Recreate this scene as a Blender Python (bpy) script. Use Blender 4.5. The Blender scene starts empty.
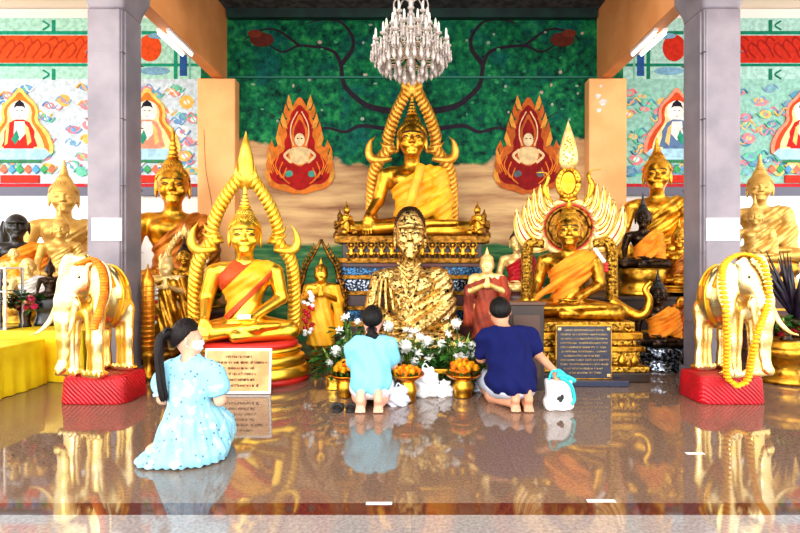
import bpy, math, random
import numpy as np
from mathutils import Vector, Matrix
random.seed(7)
sc = bpy.context.scene
COL = sc.collection
PI = math.pi
FPX, CX, CY, EYE = 480.0, 412.0, 264.0, 1.2      # focal length in pixels of the 800x533 frame, vanishing point, eye height


def X(px, D): return (px - CX) * D / FPX
def Z(py, D): return EYE + (CY - py) * D / FPX
def lin(c): return tuple(((v / 255) / 12.92 if v / 255 <= .04045 else ((v / 255 + .055) / 1.055) ** 2.4) for v in c)


# ------------------------------------------------------------------ materials
def mat(name, col, rough=.5, metal=0., col2=None, scale=8., lo=.4, hi=.6, bump=0., bscale=30., spec=.5, emit=0., trans=0.,
        ior=1.5, coat=0., detail=4., sheen=0., alpha=1., stretch=None):
    m = bpy.data.materials.new(name); m.use_nodes = True
    nt = m.node_tree; N = nt.nodes; L = nt.links
    b = N['Principled BSDF']; c = lin(col) + (1,)
    b.inputs['Base Color'].default_value = c
    b.inputs['Roughness'].default_value = rough
    b.inputs['Metallic'].default_value = metal
    b.inputs['Specular IOR Level'].default_value = spec
    b.inputs['IOR'].default_value = ior
    b.inputs['Transmission Weight'].default_value = trans
    b.inputs['Coat Weight'].default_value = coat
    b.inputs['Alpha'].default_value = alpha
    if emit:
        b.inputs['Emission Color'].default_value = c
        b.inputs['Emission Strength'].default_value = emit
    if col2 is not None or bump:
        tc = N.new('ShaderNodeTexCoord'); vec = tc.outputs['Object']
        if stretch:
            mp = N.new('ShaderNodeMapping'); mp.inputs['Scale'].default_value = stretch
            L.new(vec, mp.inputs[0]); vec = mp.outputs[0]
    if col2 is not None:
        n = N.new('ShaderNodeTexNoise'); n.inputs['Scale'].default_value = scale; n.inputs['Detail'].default_value = detail
        L.new(vec, n.inputs['Vector'])
        r = N.new('ShaderNodeValToRGB'); r.color_ramp.elements[0].position = lo; r.color_ramp.elements[1].position = hi
        r.color_ramp.elements[0].color = c; r.color_ramp.elements[1].color = lin(col2) + (1,)
        L.new(n.outputs['Fac'], r.inputs[0]); L.new(r.outputs[0], b.inputs['Base Color'])
    if bump:
        n2 = N.new('ShaderNodeTexNoise'); n2.inputs['Scale'].default_value = bscale; n2.inputs['Detail'].default_value = 3
        L.new(vec, n2.inputs['Vector'])
        bp = N.new('ShaderNodeBump'); bp.inputs['Strength'].default_value = bump; bp.inputs['Distance'].default_value = .02
        L.new(n2.outputs['Fac'], bp.inputs['Height']); L.new(bp.outputs[0], b.inputs['Normal'])
    return m


M = {}
M['gold'] = mat('bright_gold', (255, 210, 78), .32, 1, (252, 196, 58), 5, bump=.08, bscale=9)
M['gold_leaf'] = mat('deep_gold', (232, 176, 56), .34, 1, (176, 116, 28), 9, bump=.12, bscale=14)
M['gold_pale'] = mat('pale_matt_gold', (226, 186, 104), .48, .65, (205, 160, 78), 5, bump=.08)
M['gold_old'] = mat('old_gold', (206, 150, 46), .33, 1, (96, 60, 18), 13, .45, .7, bump=.2, bscale=22)
M['gold_orn'] = mat('carved_gold', (222, 172, 64), .36, 1, (84, 52, 18), 26, .47, .62, bump=1., bscale=46)
M['gold_light'] = mat('white_gold', (250, 218, 150), .42, .5, (232, 186, 96), 10, bump=.12, bscale=20)
M['gold_bronze'] = mat('bronze_gold', (146, 98, 34), .4, 1, (42, 26, 12), 16, .42, .7, bump=.5, bscale=40)
M['ele_gold'] = mat('polished_pale_gold', (255, 236, 176), .26, 1, (255, 222, 130), 5, bump=.1, bscale=12)
M['leafed'] = mat('gold_leaf_on_black', (244, 206, 126), .34, 1, (38, 24, 12), 30, .5, .64, bump=1., bscale=40, detail=9)
M['leafed_dark'] = mat('worn_gold_leaf_on_black', (238, 198, 118), .34, 1, (30, 20, 12), 32, .47, .62, bump=1., bscale=40, detail=9)
M['black'] = mat('black_lacquer', (16, 15, 18), .28)
M['bronze_dark'] = mat('dark_bronze', (66, 44, 26), .32, .8, (24, 18, 14), 9, bump=.2)
M['saffron'] = mat('saffron_cloth', (255, 150, 10), .75, col2=(240, 128, 8), scale=6, bump=.25, bscale=12)
M['orange'] = mat('orange_cloth', (236, 86, 10), .7, col2=(206, 62, 6), scale=6, bump=.2)
M['yellow_robe'] = mat('golden_robe', (255, 184, 26), .55, .0, (250, 158, 10), 6, bump=.2, bscale=12)
M['rust'] = mat('rust_cloth', (158, 52, 14), .7, col2=(112, 32, 8), scale=6, bump=.2)
M['brown_robe'] = mat('amber_robe', (196, 110, 22), .4, .6, (150, 76, 12), 6, bump=.15)
M['red'] = mat('red_satin', (204, 8, 30), .45, col2=(170, 3, 20), scale=5, bump=.1)
M['red_paint'] = mat('red_paint', (206, 34, 22), .5)
M['white'] = mat('white_paint', (236, 234, 232), .6)
M['ivory'] = mat('ivory_paint', (246, 240, 226), .5)
M['ink'] = mat('dark_ink', (40, 26, 14), .6)
M['wood_dark'] = mat('dark_wood', (52, 30, 20), .45, col2=(30, 18, 12), scale=5)
M['altar_red'] = mat('dark_red_lacquer', (88, 22, 14), .4, col2=(46, 16, 12), scale=4)
M['teal_glass'] = mat('blue_mirror_mosaic', (40, 104, 150), .2, .6, (10, 22, 40), 40, .4, .52)
M['silver_glass'] = mat('silver_mirror_mosaic', (150, 160, 176), .2, .8, (14, 18, 26), 38, .38, .5)
M['skin'] = mat('skin', (238, 182, 152), .55, col2=(228, 166, 136), scale=6)
M['skin_man'] = mat('tan_skin', (222, 158, 124), .55, col2=(208, 142, 108), scale=6)
M['hair'] = mat('black_hair', (10, 8, 9), .5, spec=.2, bump=.5, bscale=60, stretch=(1, 1, .12))
M['hair_brown'] = mat('dark_brown_hair', (18, 10, 11), .5, spec=.2, bump=.5, bscale=60, stretch=(1, 1, .12))
M['cyan'] = mat('aqua_cotton', (128, 212, 238), .85, bump=.25, bscale=10)
M['navy'] = mat('navy_cotton', (7, 16, 76), .85, spec=.2, bump=.25, bscale=10)
M['shorts'] = mat('pale_grey_cotton', (206, 214, 232), .85, bump=.2)
M['white_cloth'] = mat('white_cotton', (236, 240, 246), .85, bump=.2, bscale=12)
M['plastic'] = mat('white_plastic_film', (238, 240, 244), .35, bump=.5, bscale=14)
M['teal'] = mat('teal_plastic', (34, 190, 196), .4)
M['yellow_cloth'] = mat('yellow_satin', (255, 222, 20), .45, col2=(240, 196, 4), scale=4)
M['leaf'] = mat('green_leaf', (52, 112, 34), .5, col2=(24, 66, 22), scale=14)
M['leaf_light'] = mat('pale_green_leaf', (150, 176, 58), .5, col2=(88, 130, 40), scale=10)
M['petal'] = mat('white_petal', (250, 250, 244), .6)
M['pink'] = mat('pink_petal', (238, 60, 112), .6, col2=(206, 26, 66), scale=20)
M['marigold'] = mat('marigold_petal', (255, 196, 12), .65, col2=(255, 166, 4), scale=24)
M['orange_flower'] = mat('orange_petal', (255, 150, 14), .65, col2=(250, 118, 8), scale=24)
M['purple_leaf'] = mat('dark_purple_leaf', (48, 34, 56), .45, col2=(22, 18, 30), scale=12)
M['crystal'] = mat('cut_crystal', (226, 212, 204), .1, trans=.25, ior=1.6, spec=.8)
M['chrome'] = mat('pale_champagne_metal', (226, 206, 182), .2, .9)
M['candle'] = mat('candle_bulb', (255, 246, 230), .4, emit=.35)
M['tube'] = mat('fluorescent_tube', (255, 253, 248), .4, emit=6.)
M['acrylic'] = mat('clear_acrylic', (240, 246, 255), .03, trans=1., ior=1.1)
M['rubber'] = mat('black_rubber', (22, 22, 26), .6)
M['mauve'] = mat('mauve_steel', (156, 150, 176), .25, .6)


def wave_pattern(m, scale, strength, dirn='DIAGONAL', dist=.01, distortion=1.5):
    """woven ridges in a bump of a cloth"""
    nt = m.node_tree; N = nt.nodes; L = nt.links; b = N['Principled BSDF']
    tc = N.new('ShaderNodeTexCoord'); w = N.new('ShaderNodeTexWave'); w.bands_direction = dirn
    w.inputs['Scale'].default_value = scale; w.inputs['Distortion'].default_value = distortion
    L.new(tc.outputs['Object'], w.inputs['Vector'])
    bp = N.new('ShaderNodeBump'); bp.inputs['Strength'].default_value = strength; bp.inputs['Distance'].default_value = dist
    L.new(w.outputs['Fac'], bp.inputs['Height']); L.new(bp.outputs[0], b.inputs['Normal'])


wave_pattern(M['red'], 16, .6)


def print_mat():
    """aqua cotton with a scattered small floral print"""
    m = mat('printed_aqua_cotton', (176, 226, 240), .85)
    nt = m.node_tree; N = nt.nodes; L = nt.links; b = N['Principled BSDF']
    tc = N.new('ShaderNodeTexCoord')
    v = N.new('ShaderNodeTexVoronoi'); v.inputs['Scale'].default_value = 26
    L.new(tc.outputs['Object'], v.inputs['Vector'])
    r = N.new('ShaderNodeValToRGB'); r.color_ramp.elements[0].position = .16; r.color_ramp.elements[1].position = .24
    r.color_ramp.elements[0].color = lin((84, 112, 140)) + (1,); r.color_ramp.elements[1].color = lin((142, 208, 232)) + (1,)
    L.new(v.outputs['Distance'], r.inputs[0])
    n = N.new('ShaderNodeTexNoise'); n.inputs['Scale'].default_value = 16
    L.new(tc.outputs['Object'], n.inputs['Vector'])
    r2 = N.new('ShaderNodeValToRGB'); r2.color_ramp.elements[0].position = .56; r2.color_ramp.elements[1].position = .64
    r2.color_ramp.elements[0].color = (0, 0, 0, 1); r2.color_ramp.elements[1].color = (.6, .6, .6, 1)
    L.new(n.outputs['Fac'], r2.inputs[0])
    mx = N.new('ShaderNodeMixRGB'); mx.inputs[2].default_value = lin((206, 236, 240)) + (1,)
    L.new(r2.outputs[0], mx.inputs[0]); L.new(r.outputs[0], mx.inputs[1]); L.new(mx.outputs[0], b.inputs['Base Color'])
    n2 = N.new('ShaderNodeTexNoise'); n2.inputs['Scale'].default_value = 11
    L.new(tc.outputs['Object'], n2.inputs['Vector'])
    bp = N.new('ShaderNodeBump'); bp.inputs['Strength'].default_value = .3; bp.inputs['Distance'].default_value = .03
    L.new(n2.outputs['Fac'], bp.inputs['Height']); L.new(bp.outputs[0], b.inputs['Normal'])
    return m


M['print'] = print_mat()


# ------------------------------------------------------------------ objects
def setp(o, label=None, cat=None, group=None, kind=None):
    if label: o['label'] = label
    if cat: o['category'] = cat
    if group: o['group'] = group
    if kind: o['kind'] = kind
    return o


def link(name, me, m=None, parent=None, loc=(0, 0, 0), rz=0, s=1, bevel=0, label=None):
    o = bpy.data.objects.new(name, me); COL.objects.link(o)
    o.location = loc; o.rotation_euler = (0, 0, rz)
    o.scale = (s, s, s) if not isinstance(s, tuple) else s
    if parent is not None: o.parent = parent
    if m is not None:
        if len(me.materials) == 0: me.materials.append(m)
        elif me.materials[0] != m:
            o.material_slots[0].link = 'OBJECT'; o.material_slots[0].material = m
    if bevel:
        md = o.modifiers.new('bevel', 'BEVEL'); md.width = bevel; md.segments = 2; md.limit_method = 'ANGLE'
    if label: o['label'] = label
    return o


def thing(name, label, cat, loc=(0, 0, 0), rz=0, s=1, group=None):
    o = bpy.data.objects.new(name, None); COL.objects.link(o)
    o.empty_display_size = .1
    o.location = loc; o.rotation_euler = (0, 0, rz); o.scale = (s, s, s)
    return setp(o, label, cat, group)


def copy_tree(o, parent=None):
    c = o.copy(); COL.objects.link(c)
    if parent is not None: c.parent = parent
    for ch in list(o.children): copy_tree(ch, c)
    return c


class MB:
    def __init__(self): self.v = []; self.f = []; self.m = []; self.cur = 0; self.sm = []; self.smooth = True

    def _add(self, vs, fs):
        o = len(self.v); self.v += [tuple(p) for p in vs]
        for f in fs:
            self.f.append(tuple(i + o for i in f)); self.m.append(self.cur); self.sm.append(self.smooth)
        return self

    def box(self, c, h, rz=0, taper=1.0, rx=0):
        R = Matrix.Rotation(rz, 3, 'Z') @ Matrix.Rotation(rx, 3, 'X')
        vs = []
        for z in (-1, 1):
            t = taper if z > 0 else 1
            for x, y in ((-1, -1), (1, -1), (1, 1), (-1, 1)):
                p = R @ Vector((x * h[0] * t, y * h[1] * t, z * h[2])); vs.append((c[0] + p.x, c[1] + p.y, c[2] + p.z))
        s, self.smooth = self.smooth, False
        self._add(vs, [(3, 2, 1, 0), (4, 5, 6, 7), (0, 1, 5, 4), (1, 2, 6, 5), (2, 3, 7, 6), (3, 0, 4, 7)])
        self.smooth = s
        return self

    def tube(self, pts, r, n=8, flat=None):
        """tube along a polyline; r a number or a list; flat: the half thickness along Y of a band in the XZ plane"""
        pts = [Vector(p) for p in pts]; k = len(pts)
        rs = [r] * k if not isinstance(r, (list, tuple)) else list(r)
        vs = []; prev = None
        for i, p in enumerate(pts):
            t = (pts[min(i + 1, k - 1)] - pts[max(i - 1, 0)])
            t = t.normalized() if t.length > 1e-9 else Vector((0, 0, 1))
            if flat is not None: a = Vector((0, 1, 0)).cross(t); a = a.normalized() if a.length > 1e-6 else Vector((1, 0, 0)); b = Vector((0, 1, 0))
            else:
                ref = prev if prev is not None else (Vector((0, 0, 1)) if abs(t.z) < .9 else Vector((1, 0, 0)))
                a = (ref - t * ref.dot(t)); a = a.normalized() if a.length > 1e-6 else t.orthogonal().normalized(); b = t.cross(a); prev = a
            for j in range(n):
                th = 2 * PI * j / n
                vs.append(p + a * math.cos(th) * rs[i] + b * math.sin(th) * (rs[i] if flat is None else min(flat, rs[i] * 2)))
        fs = []
        for i in range(k - 1):
            for j in range(n):
                q = (j + 1) % n; fs.append((i * n + j, i * n + q, (i + 1) * n + q, (i + 1) * n + j))
        fs.append(tuple(range(n - 1, -1, -1))); fs.append(tuple((k - 1) * n + j for j in range(n)))
        return self._add(vs, fs)

    def lathe(self, prof, n=32, c=(0, 0, 0), sx=1, sy=1, sup=2.0, wob=0, wn=12):
        vs = []
        for r, z in prof:
            for j in range(n):
                th = 2 * PI * j / n; cs, sn = math.cos(th), math.sin(th)
                e = 2 / sup; rr = r * (1 + wob * abs(math.sin(wn * th / 2)))
                vs.append((c[0] + sx * rr * abs(cs) ** e * (1 if cs >= 0 else -1), c[1] + sy * rr * abs(sn) ** e * (1 if sn >= 0 else -1), c[2] + z))
        fs = []; k = len(prof)
        for i in range(k - 1):
            for j in range(n):
                q = (j + 1) % n; fs.append((i * n + j, i * n + q, (i + 1) * n + q, (i + 1) * n + j))
        if prof[0][0] > 1e-5: fs.append(tuple(range(n - 1, -1, -1)))
        if prof[-1][0] > 1e-5: fs.append(tuple((k - 1) * n + j for j in range(n)))
        return self._add(vs, fs)

    def ell(self, c, r, n=12, k=8, R=None):
        if not isinstance(r, (list, tuple)): r = (r, r, r)
        vs = []; fs = []
        for i in range(k + 1):
            ph = PI * i / k
            for j in range(n):
                th = 2 * PI * j / n
                p = Vector((r[0] * math.sin(ph) * math.cos(th), r[1] * math.sin(ph) * math.sin(th), -r[2] * math.cos(ph)))
                if R is not None: p = R @ p
                vs.append((c[0] + p.x, c[1] + p.y, c[2] + p.z))
        for i in range(k):
            for j in range(n):
                q = (j + 1) % n; fs.append((i * n + j, i * n + q, (i + 1) * n + q, (i + 1) * n + j))
        return self._add(vs, fs)

    def prism(self, out, y0, y1):
        """outline in XZ (a list of (x, z)), extruded from y0 (front) to y1"""
        n = len(out)
        vs = [(x, y0, z) for x, z in out] + [(x, y1, z) for x, z in out]
        area = sum(out[i][0] * out[(i + 1) % n][1] - out[(i + 1) % n][0] * out[i][1] for i in range(n))
        fs = [tuple(range(n)), tuple(range(2 * n - 1, n - 1, -1))] + [(i, i + n, (i + 1) % n + n, (i + 1) % n) for i in range(n)]
        if area < 0: fs = [tuple(reversed(f)) for f in fs]
        s, self.smooth = self.smooth, False
        self._add(vs, fs); self.smooth = s
        return self

    def leaf(self, pts, w, flat, n=8):
        """tapering blade along pts (in XZ plane), widest at a third"""
        k = len(pts); rs = []
        for i in range(k):
            t = i / (k - 1); rs.append(max(.02, math.sin(PI * min(1, (t * .78 + .22))) ** .8 if t < 1 else .02) * w)
        return self.tube(pts, rs, n, flat)

    def mesh(self, name='mesh'):
        me = bpy.data.meshes.new(name); me.from_pydata(self.v, [], self.f)
        me.polygons.foreach_set('material_index', self.m); me.polygons.foreach_set('use_smooth', self.sm); me.update()
        return me

    def build(self, name, m, parent=None, **kw):
        me = self.mesh(name)
        if isinstance(m, (list, tuple)):
            for q in m: me.materials.append(q)
            m = None
        return link(name, me, m, parent, **kw)


def arc(cx, cz, r, a0, a1, n=12, y=0, rz=None):
    rz = r if rz is None else rz
    return [(cx + r * math.cos(math.radians(a0 + (a1 - a0) * i / n)), y, cz + rz * math.sin(math.radians(a0 + (a1 - a0) * i / n))) for i in range(n + 1)]


def spline(pts, n=8):
    """Catmull-Rom through pts"""
    P = [Vector(p) for p in pts]; P = [2 * P[0] - P[1]] + P + [2 * P[-1] - P[-2]]; out = []
    for i in range(1, len(P) - 2):
        for j in range(n):
            t = j / n; a, b, c, d = P[i - 1], P[i], P[i + 1], P[i + 2]
            out.append(.5 * ((2 * b) + (c - a) * t + (2 * a - 5 * b + 4 * c - d) * t * t + (3 * b - a - 3 * c + d) * t ** 3))
    out.append(P[-2]); return out


# ------------------------------------------------------------------ organic figures: distance fields turned into one continuous mesh
class F:
    def __init__(self): self.ops = []

    def cap(self, a, b, r1, r2=None, k=.03): self.ops.append(('c', np.array(a, 'f'), np.array(b, 'f'), r1, r1 if r2 is None else r2, k)); return self
    def ell(self, c, r, k=.03, R=None): self.ops.append(('e', np.array(c, 'f'), np.array(r, 'f'), None if R is None else np.array(R, 'f'), k)); return self
    def box(self, c, h, rd=.01, k=.01, R=None): self.ops.append(('b', np.array(c, 'f'), np.array(h, 'f') - rd, rd, None if R is None else np.array(R, 'f'), k)); return self
    def chain(self, pts, rs, k=.03):
        for i in range(len(pts) - 1): self.cap(pts[i], pts[i + 1], rs[i], rs[i + 1], k)
        return self
    def cut(self, fn): self.ops.append(('f', fn, 0)); return self
    def mir(self, kind, *a, **kw):
        """the same primitive on both sides"""
        for s in (-1, 1):
            b = [((s * q[0],) + tuple(q[1:])) if isinstance(q, (tuple, list)) and len(q) == 3 and i < (2 if kind == 'cap' else 1) else q for i, q in enumerate(a)]
            getattr(self, kind)(*b, **kw)
        return self

    def __call__(self, P):
        d = None
        for o in self.ops:
            if o[0] == 'c':
                _, a, b, r1, r2, k = o; ab = b - a; L2 = float(ab @ ab) + 1e-12
                t = np.clip(((P - a) @ ab) / L2, 0, 1)
                e = np.linalg.norm(P - a - t[:, None] * ab, axis=1) - (r1 + (r2 - r1) * t)
            elif o[0] == 'e':
                _, c, r, R, k = o; q = P - c
                if R is not None: q = q @ R
                k0 = np.linalg.norm(q / r, axis=1); k1 = np.linalg.norm(q / (r * r), axis=1) + 1e-9
                e = k0 * (k0 - 1) / k1; e = np.where(k0 < 1e-3, -r.min(), e)
            elif o[0] == 'b':
                _, c, h, rd, R, k = o; q = P - c
                if R is not None: q = q @ R
                q = np.abs(q) - h
                e = np.linalg.norm(np.maximum(q, 0), axis=1) + np.minimum(q.max(1), 0) - rd
            else:
                d = o[1](P, d); continue
            if d is None: d = e
            elif k > 0:
                h_ = np.maximum(k - np.abs(d - e), 0) / k; d = np.minimum(d, e) - h_ * h_ * k * .25
            else: d = np.minimum(d, e)
        return d


def sdf_mesh(name, f, lo, hi, h, relax=1):
    lo = np.array(lo, 'f'); hi = np.array(hi, 'f'); S = 4
    nb = np.ceil((hi - lo) / (h * S)).astype(int) + 1
    g = np.stack(np.meshgrid(*[np.arange(k) for k in nb], indexing='ij'), -1).reshape(-1, 3)
    cen = lo + (g * S + (S - 1) / 2) * h
    dc = f(cen.astype('f'))
    V = np.repeat(np.repeat(np.repeat(np.where(dc < 0, -1., 1.).astype('f').reshape(nb), S, 0), S, 1), S, 2)
    act = g[np.abs(dc) < (S * h * .87 + 2 * h) * 1.7]
    off = np.stack(np.meshgrid(*[np.arange(S)] * 3, indexing='ij'), -1).reshape(-1, 3)
    ids = (act[:, None, :] * S + off[None]).reshape(-1, 3)
    vals = np.empty(len(ids), 'f')
    for i in range(0, len(ids), 200000):
        vals[i:i + 200000] = f((lo + ids[i:i + 200000] * h).astype('f'))
    V[ids[:, 0], ids[:, 1], ids[:, 2]] = vals
    V[0] = V[-1] = 1; V[:, 0] = V[:, -1] = 1; V[:, :, 0] = V[:, :, -1] = 1
    s = V < 0
    c8 = [(i, j, k) for i in (0, 1) for j in (0, 1) for k in (0, 1)]
    sh = np.array(V.shape) - 1
    def sl(A, o): return A[o[0]:o[0] + sh[0], o[1]:o[1] + sh[1], o[2]:o[2] + sh[2]]
    cnt = sum(sl(s, o).astype(np.int8) for o in c8)
    cells = np.argwhere((cnt > 0) & (cnt < 8))
    if len(cells) == 0: return bpy.data.meshes.new(name)
    idx = np.full(tuple(sh), -1, int); idx[cells[:, 0], cells[:, 1], cells[:, 2]] = np.arange(len(cells))
    cv = np.stack([V[cells[:, 0] + o[0], cells[:, 1] + o[1], cells[:, 2] + o[2]] for o in c8], 1)
    acc = np.zeros((len(cells), 3)); num = np.zeros(len(cells))
    for a in range(8):
        for b in range(a + 1, 8):
            if sum(abs(c8[a][q] - c8[b][q]) for q in range(3)) != 1: continue
            va, vb = cv[:, a], cv[:, b]; ok = (va < 0) != (vb < 0)
            t = np.where(ok, va / np.where(ok, va - vb, 1), 0)
            p = np.array(c8[a]) + t[:, None] * (np.array(c8[b]) - np.array(c8[a]))
            acc += np.where(ok[:, None], p, 0); num += ok
    verts = lo + (cells + acc / num[:, None]) * h
    faces = []
    for ax in range(3):
        u, w = (ax + 1) % 3, (ax + 2) % 3
        A = [slice(None)] * 3; B = [slice(None)] * 3; A[ax] = slice(0, -1); B[ax] = slice(1, None)
        sa, sb = s[tuple(A)], s[tuple(B)]
        e = np.argwhere(sa != sb); e = e[(e[:, u] > 0) & (e[:, w] > 0) & (e[:, u] < sh[u]) & (e[:, w] < sh[w])]
        fl = sa[e[:, 0], e[:, 1], e[:, 2]]
        du = np.zeros(3, int); du[u] = 1; dw = np.zeros(3, int); dw[w] = 1
        q = [idx[tuple(c.T)] for c in (e - du - dw, e - dw, e, e - du)]
        Q = np.stack(q, 1); Q[~fl] = Q[~fl][:, ::-1]; faces.append(Q)
    Fq = np.concatenate(faces); Fq = Fq[(Fq >= 0).all(1)]
    for _ in range(relax):                                   # one light smoothing pass along the edges
        sm = np.zeros_like(verts); n = np.zeros(len(verts))
        for a, b in ((0, 1), (1, 2), (2, 3), (3, 0)):
            np.add.at(sm, Fq[:, a], verts[Fq[:, b]]); np.add.at(sm, Fq[:, b], verts[Fq[:, a]])
            np.add.at(n, Fq[:, a], 1); np.add.at(n, Fq[:, b], 1)
        n[n == 0] = 1; verts = verts * .5 + (sm / n[:, None]) * .5
    me = bpy.data.meshes.new(name)
    me.vertices.add(len(verts)); me.vertices.foreach_set('co', verts.astype('f').ravel())
    me.loops.add(Fq.size); me.loops.foreach_set('vertex_index', Fq.astype('i').ravel())
    me.polygons.add(len(Fq)); me.polygons.foreach_set('loop_start', np.arange(0, Fq.size, 4, dtype='i'))
    me.polygons.foreach_set('loop_total', np.full(len(Fq), 4, 'i'))
    me.polygons.foreach_set('use_smooth', np.ones(len(Fq), bool)); me.update(calc_edges=True); me.validate()
    return me


def inter(f, cond, grow=.012, amp=0., wave=None):
    """a cloth: the field f grown a little and kept where cond(P) < 0"""
    def g(P):
        d = f(P) - grow
        if wave is not None: d = d - amp * wave(P)
        return np.maximum(d, cond(P))
    return g


# ------------------------------------------------------------------ seated statues (unit: knee span about 1), facing -Y
def face(f, c, s=1., hz=1., old=False):
    """adds a head with its features to the field; c: the centre of the head"""
    x, y, z = c
    q = lambda dx, dy, dz: (x + dx * s, y + dy * s, z + dz * s * hz)
    f.ell(q(0, 0, .02), (.148 * s, .165 * s, .175 * s * hz), .03)
    f.ell(q(0, -.045, -.09), (.1 * s, .1 * s, .11 * s * hz), .06)
    f.ell(q(0, -.125, -.165), (.045 * s, .035 * s, .035 * s * hz), .04)
    for i in (-1, 1):
        f.cap(q(i * .012, -.168, .04), q(i * .1, -.13, .035), .012 * s, .008 * s, .012)          # brow
        f.ell(q(i * .06, -.145, -.002), (.036 * s, .02 * s, .016 * s * hz), .008)            # lidded eye
        f.ell(q(i * .075, -.105, -.065), (.05 * s, .045 * s, .05 * s * hz), .03)            # cheek
        f.ell(q(i * .152, .025, -.03), (.02 * s, .036 * s, .1 * s * hz), .01)                # long ear
        f.ell(q(i * .02, -.17, -.055), (.017 * s, .018 * s, .014 * s * hz), .01)
        if old:
            f.cap(q(i * .012, -.178, .055), q(i * .115, -.135, .045), .022 * s, .014 * s, .012)
            f.ell(q(i * .1, -.11, -.045), (.03 * s, .03 * s, .022 * s * hz), .01)
            f.cap(q(i * .03, -.15, -.07), q(i * .075, -.12, -.14), .01 * s, .008 * s, .012)
    if old:
        so = [np.array(q(i * .058, -.178, .004), 'f') for i in (-1, 1)] + [np.array(q(i * .1, -.15, -.105), 'f') for i in (-1, 1)]
        def carve(P, d):
            for n_, o in enumerate(so):
                e = np.linalg.norm((P - o) / np.array((1.35, 1, .8 if n_ < 2 else 1.5)), axis=1) - (.036 if n_ < 2 else .03) * s
                h_ = np.maximum(.02 - np.abs(d + e), 0) / .02; d = np.maximum(d, -e) + h_ * h_ * .005
            return d
        f.cut(carve)
        for i in (-1, 1): f.ell(q(i * .058, -.138, -.002), (.03 * s, .018 * s, .016 * s * hz), .004)
    f.cap(q(0, -.155, .03), q(0, -.185, -.05), .015 * s, .02 * s, .012)                       # nose
    f.ell(q(0, -.15, -.1), (.045 * s, .014 * s, .011 * s * hz), .006)                        # lips
    f.ell(q(0, -.145, -.122), (.034 * s, .016 * s, .012 * s * hz), .006)


def seated(lapw=1., pose='mara', hz=1., hs=1., old=False):
    f = F()
    f.cap((0, .06, .16), (0, .06, .4), .2, .165, .05)
    f.ell((0, .04, .6), (.235, .15, .2), .08)
    f.mir('ell', (.1, -.06, .64), (.11, .075, .085), k=.05)
    f.cap((-.22, .05, .735), (.22, .05, .735), .075, .075, .07)
    f.cap((0, .03, .76), (0, .01, .95), .085, .078, .05)
    f.cap((0, .01, .86), (0, .01, .865), .083, .083, .01)
    for i in (-1, 1):
        f.cap((i * .13, .04, .13), (i * .44 * lapw, -.1, .095), .125, .1, .05)
    f.cap((.45 * lapw, -.11, .085), (-.08, -.25, .075), .085, .062, .03)
    f.cap((-.44 * lapw, -.11, .095), (.12, -.245, .15), .082, .058, .02)
    f.cap((.12, -.245, .16), (.32 * lapw, -.22, .165), .05, .03, .02)
    f.cap((-.3, .05, .7), (-.37, .06, .44), .085, .07, .04)
    f.cap((.3, .05, .7), (.36, .06, .43), .085, .07, .04)
    f.cap((.36, .05, .42), (.07, -.2, .25), .066, .045, .03)
    f.ell((.02, -.22, .235), (.1, .05, .028), .02)
    for j in range(4): f.cap((-.02, -.2 - .018 * j, .245), (-.13, -.2 - .016 * j, .24), .014, .011, .006)
    if pose == 'mara':
        f.cap((-.37, .05, .43), (-.37 * (lapw * .6 + .4), -.15, .24), .066, .045, .03)
        hx = -.37 * (lapw * .6 + .4)
        f.ell((hx, -.19, .2), (.055, .028, .06), .02)
        for j in range(4): f.chain([(hx - .04 + .026 * j, -.2, .17), (hx - .045 + .028 * j, -.225, .1), (hx - .045 + .028 * j, -.225, .05 - .01 * (j in (1, 2)))], [.015, .014, .011], .006)
        f.cap((hx + .05, -.18, .2), (hx + .085, -.21, .13), .016, .012, .008)
    else:
        f.cap((-.37, .05, .42), (-.07, -.2, .25), .066, .045, .03)
        f.ell((-.06, -.23, .262), (.1, .045, .026), .015)
    face(f, (0, -.02, 1.08 + (hz - 1) * .18), hs, hz, old)
    return f


UN = (-.75, -.42, -.02); UX = (.75, .42, 1.42)
LIB = {}


def lib(key, fn):
    if key not in LIB: LIB[key] = fn()
    return LIB[key]


def hair_field(top=True):
    f = F()
    f.ell((0, .012, 1.135), (.162, .172, .165), .02)
    if top: f.ell((0, .03, 1.3), (.085, .085, .08), .05)
    def bumps(P, d):
        z = P[:, 2]; th = np.arctan2(P[:, 1] - .02, P[:, 0])
        d = d - .007 * (np.cos(th * 26) * np.cos((z - 1.1) * 150))
        line = 1.135 + .055 * np.cos(P[:, 0] * 9) - .33 * (P[:, 1] + .05)        # hairline: high over the brow, low behind
        return np.maximum(d, (line - z) * .9)
    f.cut(bumps)
    return f


def hair_mesh(top=True): return lib(('hair', top), lambda: sdf_mesh('hair', hair_field(top), (-.25, -.25, .95), (.25, .3, 1.45), .0065))


def body_mesh(lapw, pose, hz=1., hs=1., old=False, h=.0095):
    return lib(('body', lapw, pose, hz, hs, old), lambda: sdf_mesh('body', seated(lapw, pose, hz, hs, old), (-.62 * max(1, lapw) - .1, -.42, -.02), (.62 * max(1, lapw) + .1, .36, 1.45 + (hz - 1) * .4), h))


def torso_field(lapw=1.):
    f = F()
    f.cap((0, .06, .16), (0, .06, .4), .2, .165, .05)
    f.ell((0, .04, .6), (.235, .15, .2), .08)
    f.mir('ell', (.1, -.06, .64), (.11, .075, .085), k=.05)
    f.cap((-.22, .05, .735), (.22, .05, .735), .075, .075, .07)
    return f


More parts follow.
